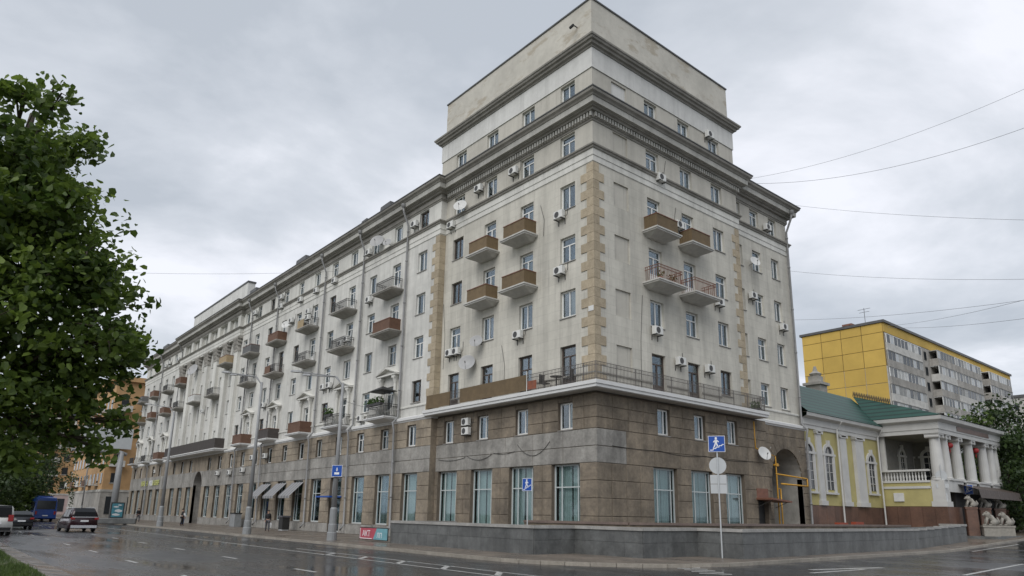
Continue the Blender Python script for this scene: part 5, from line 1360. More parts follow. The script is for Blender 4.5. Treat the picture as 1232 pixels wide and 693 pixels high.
mb(MB().box(XA-.3, -.1, MB1+.3, MB1+.5, 5.2, 9.1), 'loggia_wall', 'mansion_white'); mb(MB().box(-8, XB-.9, 44, 44.3, 5.2, 9.1), 'loggia_wall', 'loggia_grey')
for u in (-.2+1.0, ): arch_window(u, .9, 5.4, 8.2, fr_y=43.98)
arch_window(41.2, 1.0, 5.4, 8.2, fr_x=XA+.0); arch_window(-1.2, .9, 5.4, 8.2, fr_y=43.97)
mb(MB().box(-12, XA, MB1+.1, YF, 5.2, 9.1), 'wall', 'loggia_grey')  # inner wall carries the loggia's shade in its grey
# roofs
rA = MB().add([(XA+.65, MB0-.1, 9.9), (XA+.65, MB1+.5, 9.9), (-3.4, 38.5, 13.1), (-3.4, MB0-.1, 13.1), (-8, 42, 9.9), (-7.5, MB0-.1, 9.9)], [(0, 1, 2, 3), (1, 4, 2), (3, 2, 4, 5)])
mb(rA, 'roof', 'green_roof')
rB = MB().add([(XA-.3, MB1-.62, 10.5), (XB+.65, MB1-.62, 10.5), (XB+.65, YF+.6, 10.5), (-10, YF+.6, 10.5), (-3.2, 38.6, 13.25), (-3.2, 46.5, 13.25)], [(0, 1, 4), (1, 2, 5, 4), (2, 3, 5)])
mb(rB, 'roof', 'green_roof')
cr = MB()
for i in range(22):
    t0, t1, t2 = i/22, (i+.5)/22, (i+1)/22
    def rp(t): return Vector((-3.2+t*3.8, 38.6-t*1.3, 13.25-t*1.3))
    a, b, c = rp(t0), rp(t1)+Vector((0, 0, .5)), rp(t2); cr.tube([a, b, c], .035, 4)
mb(cr, 'roof_cresting', 'iron'); cr = MB()
for i in range(12):
    a = Vector((XA-.6, 24.0+i*.55, 10.45)); cr.tube([a, a+Vector((0, .27, .55)), a+Vector((0, .55, 0))], .035, 4)
mb(cr, 'roof_cresting', 'iron')
ch = MB().box(-6.5, -5.1, 36.2, 37.6, 11, 14.4).box(-6.7, -4.9, 36.0, 37.8, 14.4, 14.65).box(-6.3, -5.3, 36.4, 37.4, 14.65, 15.3).lathe([(.45, 15.3), (.6, 15.55), (.25, 15.8), (.12, 16.3)], -5.8, 36.9, 8)
mb(ch, 'chimney', 'slab_dirty')
for y in (28.45, 35.9): mb(MB().tube([(XA+.75, y, 9.6), (XA+.25, y, 8.9), (XA+.25, y, 1.2)], .07, 8), 'drain_pipe', 'mansion_white')
mb(MB().tube([(XA+.35, 29.0+8.6, 5.2), (XA+.45, 38.0, 1.0)], .05, 6), 'drain_pipe', 'mansion_white')
mb(MB().box(XA+.9, XA+1.7, MB1-.14, MB1-.02, 3.5, 4.2), 'wall_plate', 'white_paint')
# entrance canopy
cp = MB()
for i in range(9):
    y0 = 39.6+i*1.2; cp.add([(XB, y0, 5.0), (XB, y0+1.18, 5.0), (XB+1.5, y0+1.18, 4.55), (XB+1.5, y0, 4.55), (XB+1.6, y0+1.18, 3.85), (XB+1.6, y0, 3.85)], [(0, 1, 2, 3), (3, 2, 4, 5)])
mb(cp, 'entrance_canopy', 'brown_frame')
mb(MB().box(XB-.6, XB-.3, 39.5, 50, 0.6, 4.3), 'entrance', 'black')
mb(MB().box(XB-.2, XB+2.7, 38.4, YF, 0.2, .8), 'terrace', 'wall_slab'); mb(MB().box(XB+2.7, XB+3.05, 38.6, YF-.2, 0.2, .64), 'step', 'wall_slab')
mb(MB().box(XB+.16, XB+.2, 40.5, 48.5, 9.55, 9.95), 'name_board', 'granite_brown')
for i, y in enumerate((40.0, 46.4)):
    o = tag(empty('paper_lantern', (XB-.4, y, 8.3)), 'red round lantern hanging between the white mansion columns', 'lantern', 'red lanterns of the mansion')
    MB().ell((0, 0, 0), (.3, .3, .26), 14, 8).build('globe', 'red_lantern', o, smooth=True); MB().tube([(0, 0, .3), (0, 0, .75)], .02, 5).build('cord', 'black', o); MB().tube([(0, 0, -.34), (0, 0, -.65)], [.09, .02], 6).build('tassel', 'red_lantern', o)
def lion(loc, label, scale=1.0, ped=1.0, rz=R(-60), pmat='lion_stone', pw=1.0):
    o = tag(empty('stone_lion', loc, rz), label, 'statue', 'statues at the mansion entrance')
    MB().bbox(-.55*pw, .55*pw, -.75*pw, .75*pw, 0, ped-.15, .05).box(-.62*pw, .62*pw, -.82*pw, .82*pw, ped-.15, ped).build('plinth', pmat, o)
    s = scale; m = MB()
    m.tube([(0, .5*s, ped+.05), (0, .5*s, ped+.4*s), (0, .15*s, ped+.85*s), (0, -.2*s, ped+1.1*s)], [.34*s, .4*s, .36*s, .3*s], 12)
    m.ell((0, -.12*s, ped+1.15*s), (.36*s, .3*s, .38*s), 14, 10)
    m.ell((0, -.34*s, ped+1.22*s), (.22*s, .22*s, .22*s), 12, 8); m.box(-.14*s, .14*s, -.62*s, -.42*s, ped+1.06*s, ped+1.24*s)
    for q in (-1, 1):
        m.ell((q*.2*s, -.2*s, ped+1.48*s), (.09*s, .06*s, .11*s), 8, 6)
        m.tube([(q*.2*s, -.2*s, ped+.85*s), (q*.22*s, -.36*s, ped+.4*s), (q*.22*s, -.4*s, ped+.02)], [.16*s, .12*s, .1*s], 10); m.ell((q*.22*s, -.48*s, ped+.08*s), (.12*s, .18*s, .09*s), 10, 6)
        m.ell((q*.32*s, .3*s, ped+.3*s), (.18*s, .34*s, .3*s), 10, 8); m.ell((q*.36*s, -.02*s, ped+.08*s), (.11*s, .2*s, .09*s), 8, 6)
        for a in range(5): m.ell((q*(.2+.09*math.sin(a))*s, (-.02+.06*a)*s, ped+(1.38-.16*a)*s), (.1*s, .1*s, .1*s), 8, 6)
    m.tube([(0, .8*s, ped+.1), (0, .95*s, ped+.5*s), (0, .75*s, ped+.85*s)], [.07*s, .09*s, .12*s], 8)
    m.build('body', 'lion_stone', o, smooth=True)
lion((6.35, 39.4, .8), 'pale stone guardian lion on a plinth by the mansion entrance, closer to the blue sign', .72, .85, pw=.75)
lion((6.35, 43.2, .8), 'pale stone guardian lion on a plinth by the mansion entrance, farther from the blue sign', .72, .85, pw=.75)
for i, y in enumerate((39.3, 42.6, 46.4)):
    lion((5.15, y, .8), 'small white statue on a brown granite pillar beneath the mansion canopy, ' + ('beside the blue sign', 'between two others', 'deepest under the canopy')[i], .6, 2.3, R(-60), 'granite_brown', .55)
# red barriers and ground clutter beside the mansion
for i, (y, x) in enumerate(((23.9, 1.6), (26.0, 1.8))):
    o = tag(empty('plastic_barrier', (x, y, gz(y)+.12), R(90)), 'orange red plastic road barrier between the arch and the mansion base', 'barrier', 'plastic barriers by the mansion')
    MB().prism([(-.8, 0), (.8, 0), (.75, .25), (.6, 1.55), (-.6, 1.55), (-.75, .25)], -.2, .2).build('body', 'barrier_red', o); MB().box(-.8, .8, -.3, .3, 0, .12).build('foot', 'barrier_red', o)

# ================================================================== PANEL BLOCK BEHIND
PX, PY0, PY1, PXW, PT_ = -17.7, 84.1, 146.2, -30.9, 32.5
pb = tag(empty('panel_block', (PX, PY0, gz(84))), 'yellow and grey concrete panel apartment block behind the mansion', 'building')
def pbm(m, name, mat, parent=pb):
    m.v = [(x-PX, y-PY0, z-gz(84)) for x, y, z in m.v] if True else m.v
    return m.build(name, mat, parent)
pbm(MB().box(PXW, PX, PY0, PY1, 1, 25.3), 'core', 'slab_concrete'); pbm(MB().box(PXW, PX, PY0, PY1, 25.3, PT_-.2), 'core', 'seam_brown')
FH = 2.68
for j in range(12):
    z1 = PT_-.25-1.55-(j-1)*FH if j else PT_-.25; z0 = z1-(FH if j else 1.55)
    if z0 < 8: break
    for i in range(4):
        x0 = PXW+(PX-PXW)*i/4; x1 = PXW+(PX-PXW)*(i+1)/4
        pbm(MB().box(x0+.05, x1-.05, PY0-.1, PY0, z0+.04, z1-.04), 'wall_panel', 'yellow_panel')
pbm(MB().box(PX, PX+.1, PY0, PY1, PT_-1.75, PT_-.25), 'frieze', 'yellow_panel')
pbm(MB().box(PXW-.3, PX+.35, PY0-.3, PY1+.3, PT_-.25, PT_+.15), 'roof', 'roof_metal')
pbm(MB().box(-25.3, -24.3, 88, 89, PT_+.1, PT_+1.3).box(-25.6, -24.0, 87.8, 89.2, PT_+1.3, PT_+1.6), 'chimney', 'rust_iron')
pbm(MB().tube([(-21, 86, PT_), (-21, 86, PT_+3.2)], .04, 4).tube([(-22, 86, PT_+3), (-20, 86, PT_+3)], .03, 4).tube([(-21.8, 86, PT_+2.5), (-20.2, 86, PT_+2.5)], .03, 4), 'antenna', 'iron')
# long side: stacks of glazed loggias and bare stair walls
bays = [(84.4, 98.3, 'l'), (98.3, 101.8, 's'), (101.8, 109.9, 'p'), (109.9, 123.2, 'p'), (123.2, 127.9, 's'), (127.9, 134.0, 'p'), (134.0, 141.2, 'p'), (141.2, 146.2, 's')]
lg = MB().box(-.06, .06, 0, 1, 0, 1)
for a, b, t in bays:
    pbm(MB().box(PX-.05, PX+.06, a, b, 1, PT_-1.8), 'wall', 'concrete_grey')
    if t == 's': 
        for j in range(8):
            z = PT_-3.9-j*FH
            if z < 8: break
            w = pbm(MB().box(PX+.05, PX+.12, (a+b)/2-.5, (a+b)/2+.5, z, z+1.5), 'window', 'dark_glass')
        continue
    out = 0.25 if t == 'l' else 1.4
    for j in range(9):
        z0 = PT_-1.85-(j+1)*FH
        if z0 < 8: break
        L = pbm(MB().box(PX, PX+out, a+.1, b-.1, z0, z0+1.1).box(PX, PX+out+.08, a+.05, b-.05, z0-.12, z0), 'loggia', 'concrete_grey' if (j+int(a)) % 3 else 'slab_concrete')
        n = int((b-a)/1.35)
        for q in range(n):
            y0 = a+.15+(b-a-.3)*q/n; y1 = a+.15+(b-a-.3)*(q+1)/n
            m = MB().box(out-.1, out-.04, y0+.06-PY0, y1-.06-PY0, z0+1.14-gz(84), z0+FH-.22-gz(84))
            m.build('pane', wrnd.choice(['dark_glass', 'dark_glass', 'curtain_pale', 'curtain_pale', 'sign_back']), L)
        f = MB()
        for q in range(n+1):
            y0 = a+.15+(b-a-.3)*q/n; f.box(out-.12, out, y0-.05-PY0, y0+.05-PY0, z0+1.1-gz(84), z0+FH-.2-gz(84))
        f.box(0, out, a+.1-PY0, b-.1-PY0, z0+FH-.22-gz(84), z0+FH-.13-gz(84)); f.build('frame', 'grey_frame' if wrnd.random() < .5 else 'white_frame', L)
# pale block beyond
o = tag(empty('pale_block', (-8, 170, gz(170))), 'pale distant apartment block just beyond the panel block', 'building')
MB().box(-22, 2, 0, 25, 0, 29).build('wall', 'corona_plaster', o); MB().box(-22.3, 2.3, -.3, 25.3, 29, 29.6).build('roof', 'roof_metal', o)
MB().tube([(1, 2, 29.5), (1, 2, 36)], [.25, .05], 6).build('mast', 'iron', o)
for j in range(6):
    for i in range(6): MB().box(2.0, 2.08, 2+i*3.8, 3.6+i*3.8, 26-j*3, 27.6-j*3).build('window', 'dark_glass', o); MB().box(-20+i*3.6, -18.3+i*3.6, -.08, 0, 26-j*3, 27.6-j*3).build('window', 'dark_glass', o)

# ================================================================== ORANGE BRICK HOUSES down the avenue
def orange(x0, x1, y0, y1, h, label, gmat, ncol, nside):
    o = tag(empty('brick_house', (x1, y0, 0)), label, 'building')
    L = x1-x0; D = y1-y0
    MB().box(-L, 0, 0, D, 4.6, h).build('wall', 'orange_brick', o); MB().box(-L-.1, .1, -.1, D+.1, 0, 4.6).build('ground_floor', gmat, o)
    MB().box(-L-.6, .6, -.6, D+.6, h, h+.9).build('cornice', 'orange_brick', o); MB().box(-L-.2, .2, -.2, D+.2, 4.6, 5.0).build('belt_course', 'corona_plaster', o)
    rows = int((h-5.5)/3.3)
    for j in range(rows):
        z = 6.2+j*3.3
        for i in range(ncol):
            x = -L+L*(i+.5)/ncol
            MB().box(x-.65, x+.65, -.06, 0.0, z, z+1.7).build('window', 'dark_glass', o); MB().box(x-.8, x+.8, -.12, 0, z-.14, z).build('sill', 'corona_plaster', o)
            if i % 2 == 0 and j % 2 == 0: MB().box(x-1.3, x+1.3, -1.2, 0, z-.5, z-.3).box(x-1.3, x+1.3, -1.2, -1.1, z-.3, z+.6).build('balcony', 'panel_red' if (i+j) % 4 else 'slab_concrete', o)
        for i in range(nside):
            y = D*(i+.5)/nside
            MB().box(0.0, .06, y-.6, y+.6, z, z+1.7).build('window', 'dark_glass', o); MB().box(0, .12, y-.75, y+.75, z-.14, z).build('sill', 'corona_plaster', o)
            if i % 2 == 0 and j != 0: MB().box(0, 1.1, y-1.2, y+1.2, z-.5, z-.3).box(1.0, 1.1, y-1.2, y+1.2, z-.3, z+.6).build('balcony', 'slab_concrete', o)
    for i in range(nside): MB().box(.1, .18, D*(i+.5)/nside-.9, D*(i+.5)/nside+.9, .8, 3.8).build('window', 'dark_glass', o)
    return o
orange(-150, -116, -3.2, 14, 24.5, 'orange brick house with a grey ground floor next to the long pale building', 'concrete_grey', 10, 5)
orange(-250, -175, -5.4, 5.0, 30, 'orange brick house with pink ground floor beyond the gap with a tree', 'pink_plaster', 16, 4)

# ================================================================== TREES
def leaf_cloud(name, mat, pts, size, parent, seed, flat=0.5, loc=(0, 0, 0), simple_leaf=False, cv=None):
    r = random.Random(seed); vs, fs, val = [], [], []
    for ip, p in enumerate(pts):
        n = Vector((r.gauss(0, 1), r.gauss(0, 1), r.gauss(0, 1)+flat*1.6)).normalized()
        a = n.cross(Vector((r.uniform(-1, 1), r.uniform(-1, 1), r.uniform(-.3, 1)))).normalized(); b = n.cross(a)
        s = size*r.uniform(.5, 1.3); o = len(vs); p = Vector(p)-Vector(loc)
        if simple_leaf:
            vs += [tuple(p-a*s*.5), tuple(p+b*s*.42+n*s*.1), tuple(p+a*s*.55), tuple(p-b*s*.42+n*s*.1)]; fs.append((o, o+1, o+2, o+3)); val += [r.random()]
        else:
            k = n*(s*.12)
            vs += [tuple(p-a*s*.42), tuple(p-a*s*.38+b*s*.34+k), tuple(p+a*s*.08+b*s*.42+k), tuple(p+a*s*.62), tuple(p+a*s*.08-b*s*.42+k), tuple(p-a*s*.38-b*s*.34+k)]
            fs += [(o, o+1, o+2, o+3), (o, o+3, o+4, o+5)]; q = r.random()*.35+(cv[ip] if cv else .3); val += [q, q]
    me = bpy.data.meshes.new(name); me.from_pydata(vs, [], fs)
    at_ = me.attributes.new('leafv', 'FLOAT', 'FACE'); at_.data.foreach_set('value', val)
    me.materials.append(MATS[mat]); return stuff(put(name, me, parent))
TD = 9.0
tp = at(-75, 640, 9.6); tl = Vector((tp.x, tp.y, .05))
linden = tag(empty('linden_tree', tl), 'leafy green linden tree on the grass verge in front of the avenue', 'tree')
lobes = [(15, 190, 85), (66, 118, 26), (28, 115, 22), (92, 185, 38), (60, 265, 78), (98, 240, 32), (105, 305, 30), (118, 325, 44), (128, 408, 44), (60, 395, 105), (-10, 300, 130), (5, 480, 82), (92, 470, 58), (148, 512, 20), (118, 538, 22), (160, 412, 16), (-70, 230, 120), (-70, 420, 130), (65, 522, 26), (140, 345, 28), (150, 440, 20)]
rt = random.Random(21); pts = []; tips = []
for (px, py, rp) in lobes:
    dd = TD+rt.uniform(-.5, .7) if rp < 60 else TD+.3
    c = at(px, py, dd); rr = rp/FPX*dd*.92
    n = int(2150*(rr/0.95)**2)+70
    sub = [c+Vector((rt.gauss(0, 1), rt.gauss(0, 1), rt.gauss(0, 1))).normalized()*rr*rt.uniform(.25, 1.0) for _ in range(max(5, int(n/34)))]
    tips.append((c, rr, sub)); scv = [rt.random()**2.2*.75 for _ in sub]
    for i in range(n):
        si = rt.randrange(len(sub)); s = sub[si]; q = s+Vector((rt.gauss(0, .10), rt.gauss(0, .10), rt.gauss(0, .09)))
        if (q-c).length < rr*1.12: pts.append((q, scv[si]))
rt.shuffle(pts)
leaf_cloud('crown', 'linden_leaf', [p-tl for p, _ in pts[300:]], .083, linden, 22, .6, cv=[v for _, v in pts[300:]])
pts = [p for p, _ in pts]
lm = []
for q in range(6):
    r_ = random.Random(50+q); vs = [(0, -.034, 0), (.028, -.031, .01), (.034, .008, .01), (0, .052, 0), (-.034, .008, .01), (-.028, -.031, .01)]
    me = bpy.data.meshes.new('leaf'); me.from_pydata(vs, [], [(0, 1, 2, 3), (0, 3, 4, 5)])
    a = me.attributes.new('leafv', 'FLOAT', 'FACE'); a.data.foreach_set('value', [q/6, q/6]); me.materials.append(MATS['linden_leaf']); lm.append(me)
for i, p in enumerate(sorted(pts[:300], key=lambda v: (v-CAM).length)):
    o = put('leaf', lm[i % 6], linden, p-tl); o.rotation_euler = (rt.uniform(-1, 1), rt.uniform(-1, 1), rt.uniform(0, 6.3))
MB().tube([(0, 0, 0), (.02, .03, .8), (-.03, .05, 2.0), (.03, .02, 3.4), (0, 0, 5.0), (.1, .1, 6.4)], [.2, .16, .14, .11, .07, .03], 12).build('trunk', 'bark', linden, smooth=True)
for c, rr, sub in tips:
    c = c-tl; b0 = Vector((0, 0, max(2.6, min(5.4, c.z*.8)))); mid = (b0+c)/2+Vector((0, 0, .15))
    m = MB().tube([b0, mid, c], [.032, .022, .012], 7)
    for s in sub[:7]: m.tube([(c+mid)/2, (s-tl+c)/2+Vector((0, 0, .05)), s-tl], [.014, .009, .004], 4)
    m.build('branch', 'bark', linden, smooth=True)
def tree(loc, h, rw, label, mat, seed, n=2600, leaf=.42, trunk_h=.3, cat='tree', name='broadleaf_tree', group=None, rz_=1.0):
    o = tag(empty(name, loc), label, cat, group); r = random.Random(seed); pp = []
    nb = 9; cl = []
    for i in range(nb*3):
        t = r.uniform(trunk_h, .97); w = rw*math.sin(math.pi*min(1, (t-trunk_h*.7)/(1.05-trunk_h*.7)))**.6
        a = r.uniform(0, 6.28); cl.append((Vector((math.cos(a)*w*r.uniform(.3, .85), math.sin(a)*w*r.uniform(.3, .85), h*t)), rw*r.uniform(.28, .46)))
    for i in range(n):
        c, q = r.choice(cl); d = Vector((r.gauss(0, 1), r.gauss(0, 1), r.gauss(0, .8))).normalized()*q*r.random()**.45; pp.append(c+d)
    leaf_cloud('crown', mat, pp, leaf, o, seed+1, .6, simple_leaf=True)
    tm = MB().tube([(0, 0, -.1), (.05, 0, h*.25), (-.05, .08, h*.55), (0, 0, h*.85)], [h*.02, h*.016, h*.011, h*.004], 8)
    tm.build('trunk', 'bark', o, smooth=True)
    for c, q in cl[:9]: MB().tube([(0, 0, c.z*.6), c*.6+Vector((0, 0, c.z*.25)), c], [h*.007, h*.005, h*.002], 5).build('limb', 'bark', o)
    return o
for i, (px, d, h, w, mt, lab) in enumerate(((44, 150, 15.5, 5.2, 'dark_leaf', 'tall dark tree on the verge behind the blue bus'), (30, 135, 16, 5.2, 'dark_leaf', 'tall dark tree on the verge behind the black car'), (14, 122, 15, 5.0, 'dark_leaf', 'dark tree on the verge above the white van, beside slim lamps'),
                                      (2, 110, 14, 4.8, 'dark_leaf', 'dark tree at the edge of the verge nearest the linden'), (22, 112, 7.0, 3.2, 'fresh_leaf', 'low fresh green tree on the verge beneath dark trees'), (6, 105, 6.0, 3.0, 'fresh_leaf', 'low fresh green bush on the verge behind the white van'), (-12, 100, 14, 5.0, 'dark_leaf', 'dark tree on the verge left of the white van'))):
    p = at(px, 612, d); tree((p.x, p.y, .05), h, w, lab, mt, 100+i, n=2400, trunk_h=.18)
p = at(97, 612, 172); tree((p.x, p.y, .05), 12.5, 4.0, 'green tree in the gap between two orange brick houses', 'dark_leaf', 130, 1800, trunk_h=.2)
for i, (x, y, h, w, mt, lab) in enumerate(((-1.0, 66, 12.6, 5.0, 'fresh_leaf', 'fresh green tree behind the white mansion columns'), (6.5, 72, 11, 4.8, 'dark_leaf', 'dark green tree beyond the mansion at the side street'), (3.5, 61, 10, 4.0, 'dark_leaf', 'dark green tree close behind the end column of the mansion'), (11.5, 82, 13, 5.5, 'dark_leaf', 'dark green tree farther up the side street'), (2.0, 84, 15, 5.5, 'dark_leaf', 'tall dark tree behind the fresh green one'), (7.5, 60, 5.5, 3.4, 'dark_leaf', 'low dark shrub beside the mansion entrance'))):
    tree((x, y, gz(y)), h, w, lab, mt, 140+i, n=2600, trunk_h=.2)
for i, (px, d, h, w, mt, lab) in enumerate(((1214, 104, 12.0, 4.8, 'dark_leaf', 'large dark tree at the side street bend, beside the pale block'), (1230, 98, 13.5, 5.4, 'dark_leaf', 'tall dark tree overhanging the side street farthest from the mansion'), (1222, 84, 9.0, 4.0, 'dark_leaf', 'dark bushy tree over the side street pavement'))):
    p = at(px, 628, d); tree((p.x, p.y, gz(p.y)), h, w, lab, mt, 160+i, n=3600, trunk_h=.12)
# unseen trees added behind the camera for window reflections and to darken the base
for i, (x, y, h) in enumerate(((-38, -35, 12), (-27, -37, 13), (-16, -35.5, 12), (-5, -37.5, 13), (6, -36, 12), (17, -38, 13), (31, -36, 12), (42, -38, 13))):
    tree((x, y, .1), h, 4.6, 'boulevard tree reflected in the shop windows, behind the grass verge', 'dark_leaf', 180+i, n=1500, leaf=.5, trunk_h=.2, group='boulevard trees behind the verge')
for i, (x, y, lab) in enumerate(((6.5, 56, 'red folding sign at the pavement beyond the stone lions'),)):
    o = tag(empty('folding_sign', (x, y, gz(y)+.12), R(60)), lab, 'sign'); MB().prism([(-.5, 0), (.5, 0), (.5, 1.3), (-.5, 1.3)], -.3, -.26).build('board', 'barrier_red', o); MB().box(-.5, .5, .1, .14, 0, 1.25).build('board', 'barrier_red', o); MB().box(-.5, .5, -.3, .12, 1.25, 1.3).build('hinge', 'black', o)

# ================================================================== VEHICLES (rear towards +x)
def loft(stations, ny=7):
    """stations: (x, z_bottom, z_top, half_bottom, half_top) -> rounded shell"""
    m = MB(); k = 0
    prof = [(-1, .0), (-1.0, .55), (-.97, .85), (-.86, 1.0), (0, 1.02), (.86, 1.0), (.97, .85), (1.0, .55), (1, 0)]
    for x, zb, zt, hb, ht in stations:
        for a, t in prof:
            hw = hb+(ht-hb)*min(1, t); m.v.append((x, a*hw, zb+(zt-zb)*t))
    n = len(prof)
    for i in range(len(stations)-1):
        for j in range(n-1): m.f.append((i*n+j, i*n+j+1, i*n+n+j+1, i*n+n+j))
        m.f.append((i*n, i*n+n, i*n+2*n-1, i*n+n-1))
    m.f.append(tuple(range(n))); m.f.append(tuple(range((len(stations)-1)*n, len(stations)*n))[::-1]); return m
def vehicle(name, cat, label, loc, rz, body, cabin, paint, wheels, wr, W_, plate_z, light, extra=None, glass=True, pillar=None):
    o = tag(empty(name, loc, rz), label, cat, 'vehicles driving on the avenue')
    MB_ = loft(body); MB_.build('body', paint, o, smooth=True)
    c = loft(cabin).build('cabin', paint, o, smooth=True)
    # glazing follows the cabin shell, a centimetre proud
    (x0, zb, zt, hb, ht), (x3, zb3, zt3, hb3, ht3) = cabin[-1], cabin[0]
    xr1, zr1 = cabin[-2][0], cabin[-2][2]
    a, b = .18, .86
    def lerp(p, q, t): return tuple(p[i]+(q[i]-p[i])*t for i in range(3))
    # rear window between the last two stations
    A, B_ = cabin[-1], cabin[-2]
    y0, y1, y2 = A[3]*.84, A[4]*.88, B_[4]*.86
    MB().add([(A[0]+.02, -y0, A[1]+(A[2]-A[1])*.15), (A[0]+.02, y0, A[1]+(A[2]-A[1])*.15), (A[0]+.022, y1, A[2]+.01), (B_[0]+.06, y2, B_[2]+.0), (B_[0]+.06, -y2, B_[2]+.0), (A[0]+.022, -y1, A[2]+.01)], [(0, 1, 2, 5), (5, 2, 3, 4)]).build('rear_window', 'car_glass', o)
    for s in (-1, 1):
        for xa, xb in (pillar or [(.1, .48), (.52, .92)]):
            pa = cabin[1]; pb_ = cabin[-2]; X0 = pb_[0]+(pa[0]-pb_[0])*xa; X1 = pb_[0]+(pa[0]-pb_[0])*xb
            z0 = pb_[1]+.06; z1 = pb_[2]-.12; h0 = pb_[3]+.012; h1 = pb_[3]+(pb_[4]-pb_[3])*.8+.014
            MB().add([(X0, s*h0, z0), (X1, s*h0, z0), (X1, s*h1, z1), (X0, s*h1, z1)], [(0, 1, 2, 3)]).build('side_window', 'car_glass', o)
    tw = MB().lathe([(wr*.62, -.1), (wr*.9, -.11), (wr, -.07), (wr, .07), (wr*.9, .11), (wr*.62, .1)], 0, 0, 20); tw.v = [(x, z, y) for x, y, z in tw.v]; tm = tw.mesh('tyre', 'tyre', True)
    rw = MB().lathe([(0, -.07), (wr*.62, -.09), (wr*.62, .09), (0, .07)], 0, 0, 10); rw.v = [(x, z, y) for x, y, z in rw.v]; rm = rw.mesh('rim', 'rim')
    for x in wheels:
        for s in (-1, 1):
            w = empty('wheel', (x, s*(W_/2-.13), wr), 0, o); put('tyre', tm, w); put('rim', rm, w)
    xr = body[-1][0]
    for s in (-1, 1):
        MB().bbox(-.14, .14, -.03, .03, -light[1]/2, light[1]/2, .01).build('tail_light', 'tail_red', o, (xr+.0, s*(W_/2-.2), light[0]), math.pi/2)
    MB().box(xr, xr+.03, -.27, .27, plate_z, plate_z+.12).build('number_plate', 'sign_white', o)
    MB().box(xr-.08, xr+.04, -W_/2+.12, W_/2-.12, .32, .52).build('bumper', 'chrome' if paint == 'paint_red' else 'tyre', o)
    return o
def H(rz): return rz
sx, sy = -39.3, -17.75
suv = vehicle('sport_utility_vehicle', 'car', 'dark red sport utility vehicle driving away on the wet avenue', (sx, sy, 0), R(3),
    [(-2.35, .35, .75, .75, .7), (-2.2, .28, .98, .93, .88), (-1.2, .25, 1.08, .99, .93), (1.5, .25, 1.1, 1.0, .94), (2.25, .3, 1.12, .97, .92), (2.4, .4, 1.05, .88, .84)],
    [(-1.3, 1.05, 1.12, .9, .86), (-.45, 1.05, 1.76, .93, .74), (1.85, 1.08, 1.8, .94, .76), (2.3, 1.08, 1.5, .93, .8)], 'paint_red', (-1.45, 1.42), .38, 2.0, .78, (1.02, .16))
MB().box(-1.0, 1.9, -.72, -.68, 1.8, 1.85).build('roof_rail', 'chrome', suv); MB().box(-1.0, 1.9, .68, .72, 1.8, 1.85).build('roof_rail', 'chrome', suv); MB().box(2.39, 2.43, -.85, .85, 1.1, 1.15).build('chrome_strip', 'chrome', suv)
van = vehicle('minivan', 'van', 'white minivan driving away on the wet avenue next to the verge', (-31.9, -23.7, 0), R(2),
    [(-2.2, .35, .8, .75, .7), (-2.0, .28, 1.0, .88, .84), (-1.0, .25, 1.1, .92, .88), (2.0, .25, 1.12, .92, .9), (2.22, .32, 1.1, .88, .86)],
    [(-1.6, 1.08, 1.15, .86, .82), (-.8, 1.08, 1.8, .9, .76), (2.05, 1.08, 1.88, .91, .8), (2.2, 1.06, 1.74, .9, .8)], 'paint_white', (-1.3, 1.35), .33, 1.85, .72, (1.1, .4))
sed = vehicle('hatchback_car', 'car', 'black hatchback driving between the white minivan and the blue bus', (-47.2, -20.9, 0), R(2),
    [(-2.1, .35, .65, .7, .65), (-1.9, .26, .86, .86, .8), (-.9, .22, .95, .9, .84), (1.6, .22, .98, .9, .85), (2.1, .3, .98, .84, .8)],
    [(-1.2, .9, .98, .82, .76), (-.3, .9, 1.42, .85, .66), (1.1, .92, 1.45, .86, .68), (1.85, .95, 1.18, .84, .74)], 'paint_dark', (-1.25, 1.3), .33, 1.8, .62, (.88, .14))
van2 = vehicle('panel_van', 'van', 'white van roof just visible ahead of the white minivan', (-52.0, -23.6, 0), R(2),
    [(-2.4, .35, .9, .8, .78), (-2.1, .28, 1.1, .92, .9), (2.2, .25, 1.2, .95, .93), (2.4, .32, 1.15, .9, .9)],
    [(-1.9, 1.1, 1.2, .88, .84), (-1.2, 1.1, 2.0, .92, .8), (2.2, 1.1, 2.05, .93, .84), (2.38, 1.1, 1.6, .92, .88)], 'paint_white', (-1.5, 1.5), .34, 1.95, .72, (1.2, .4))
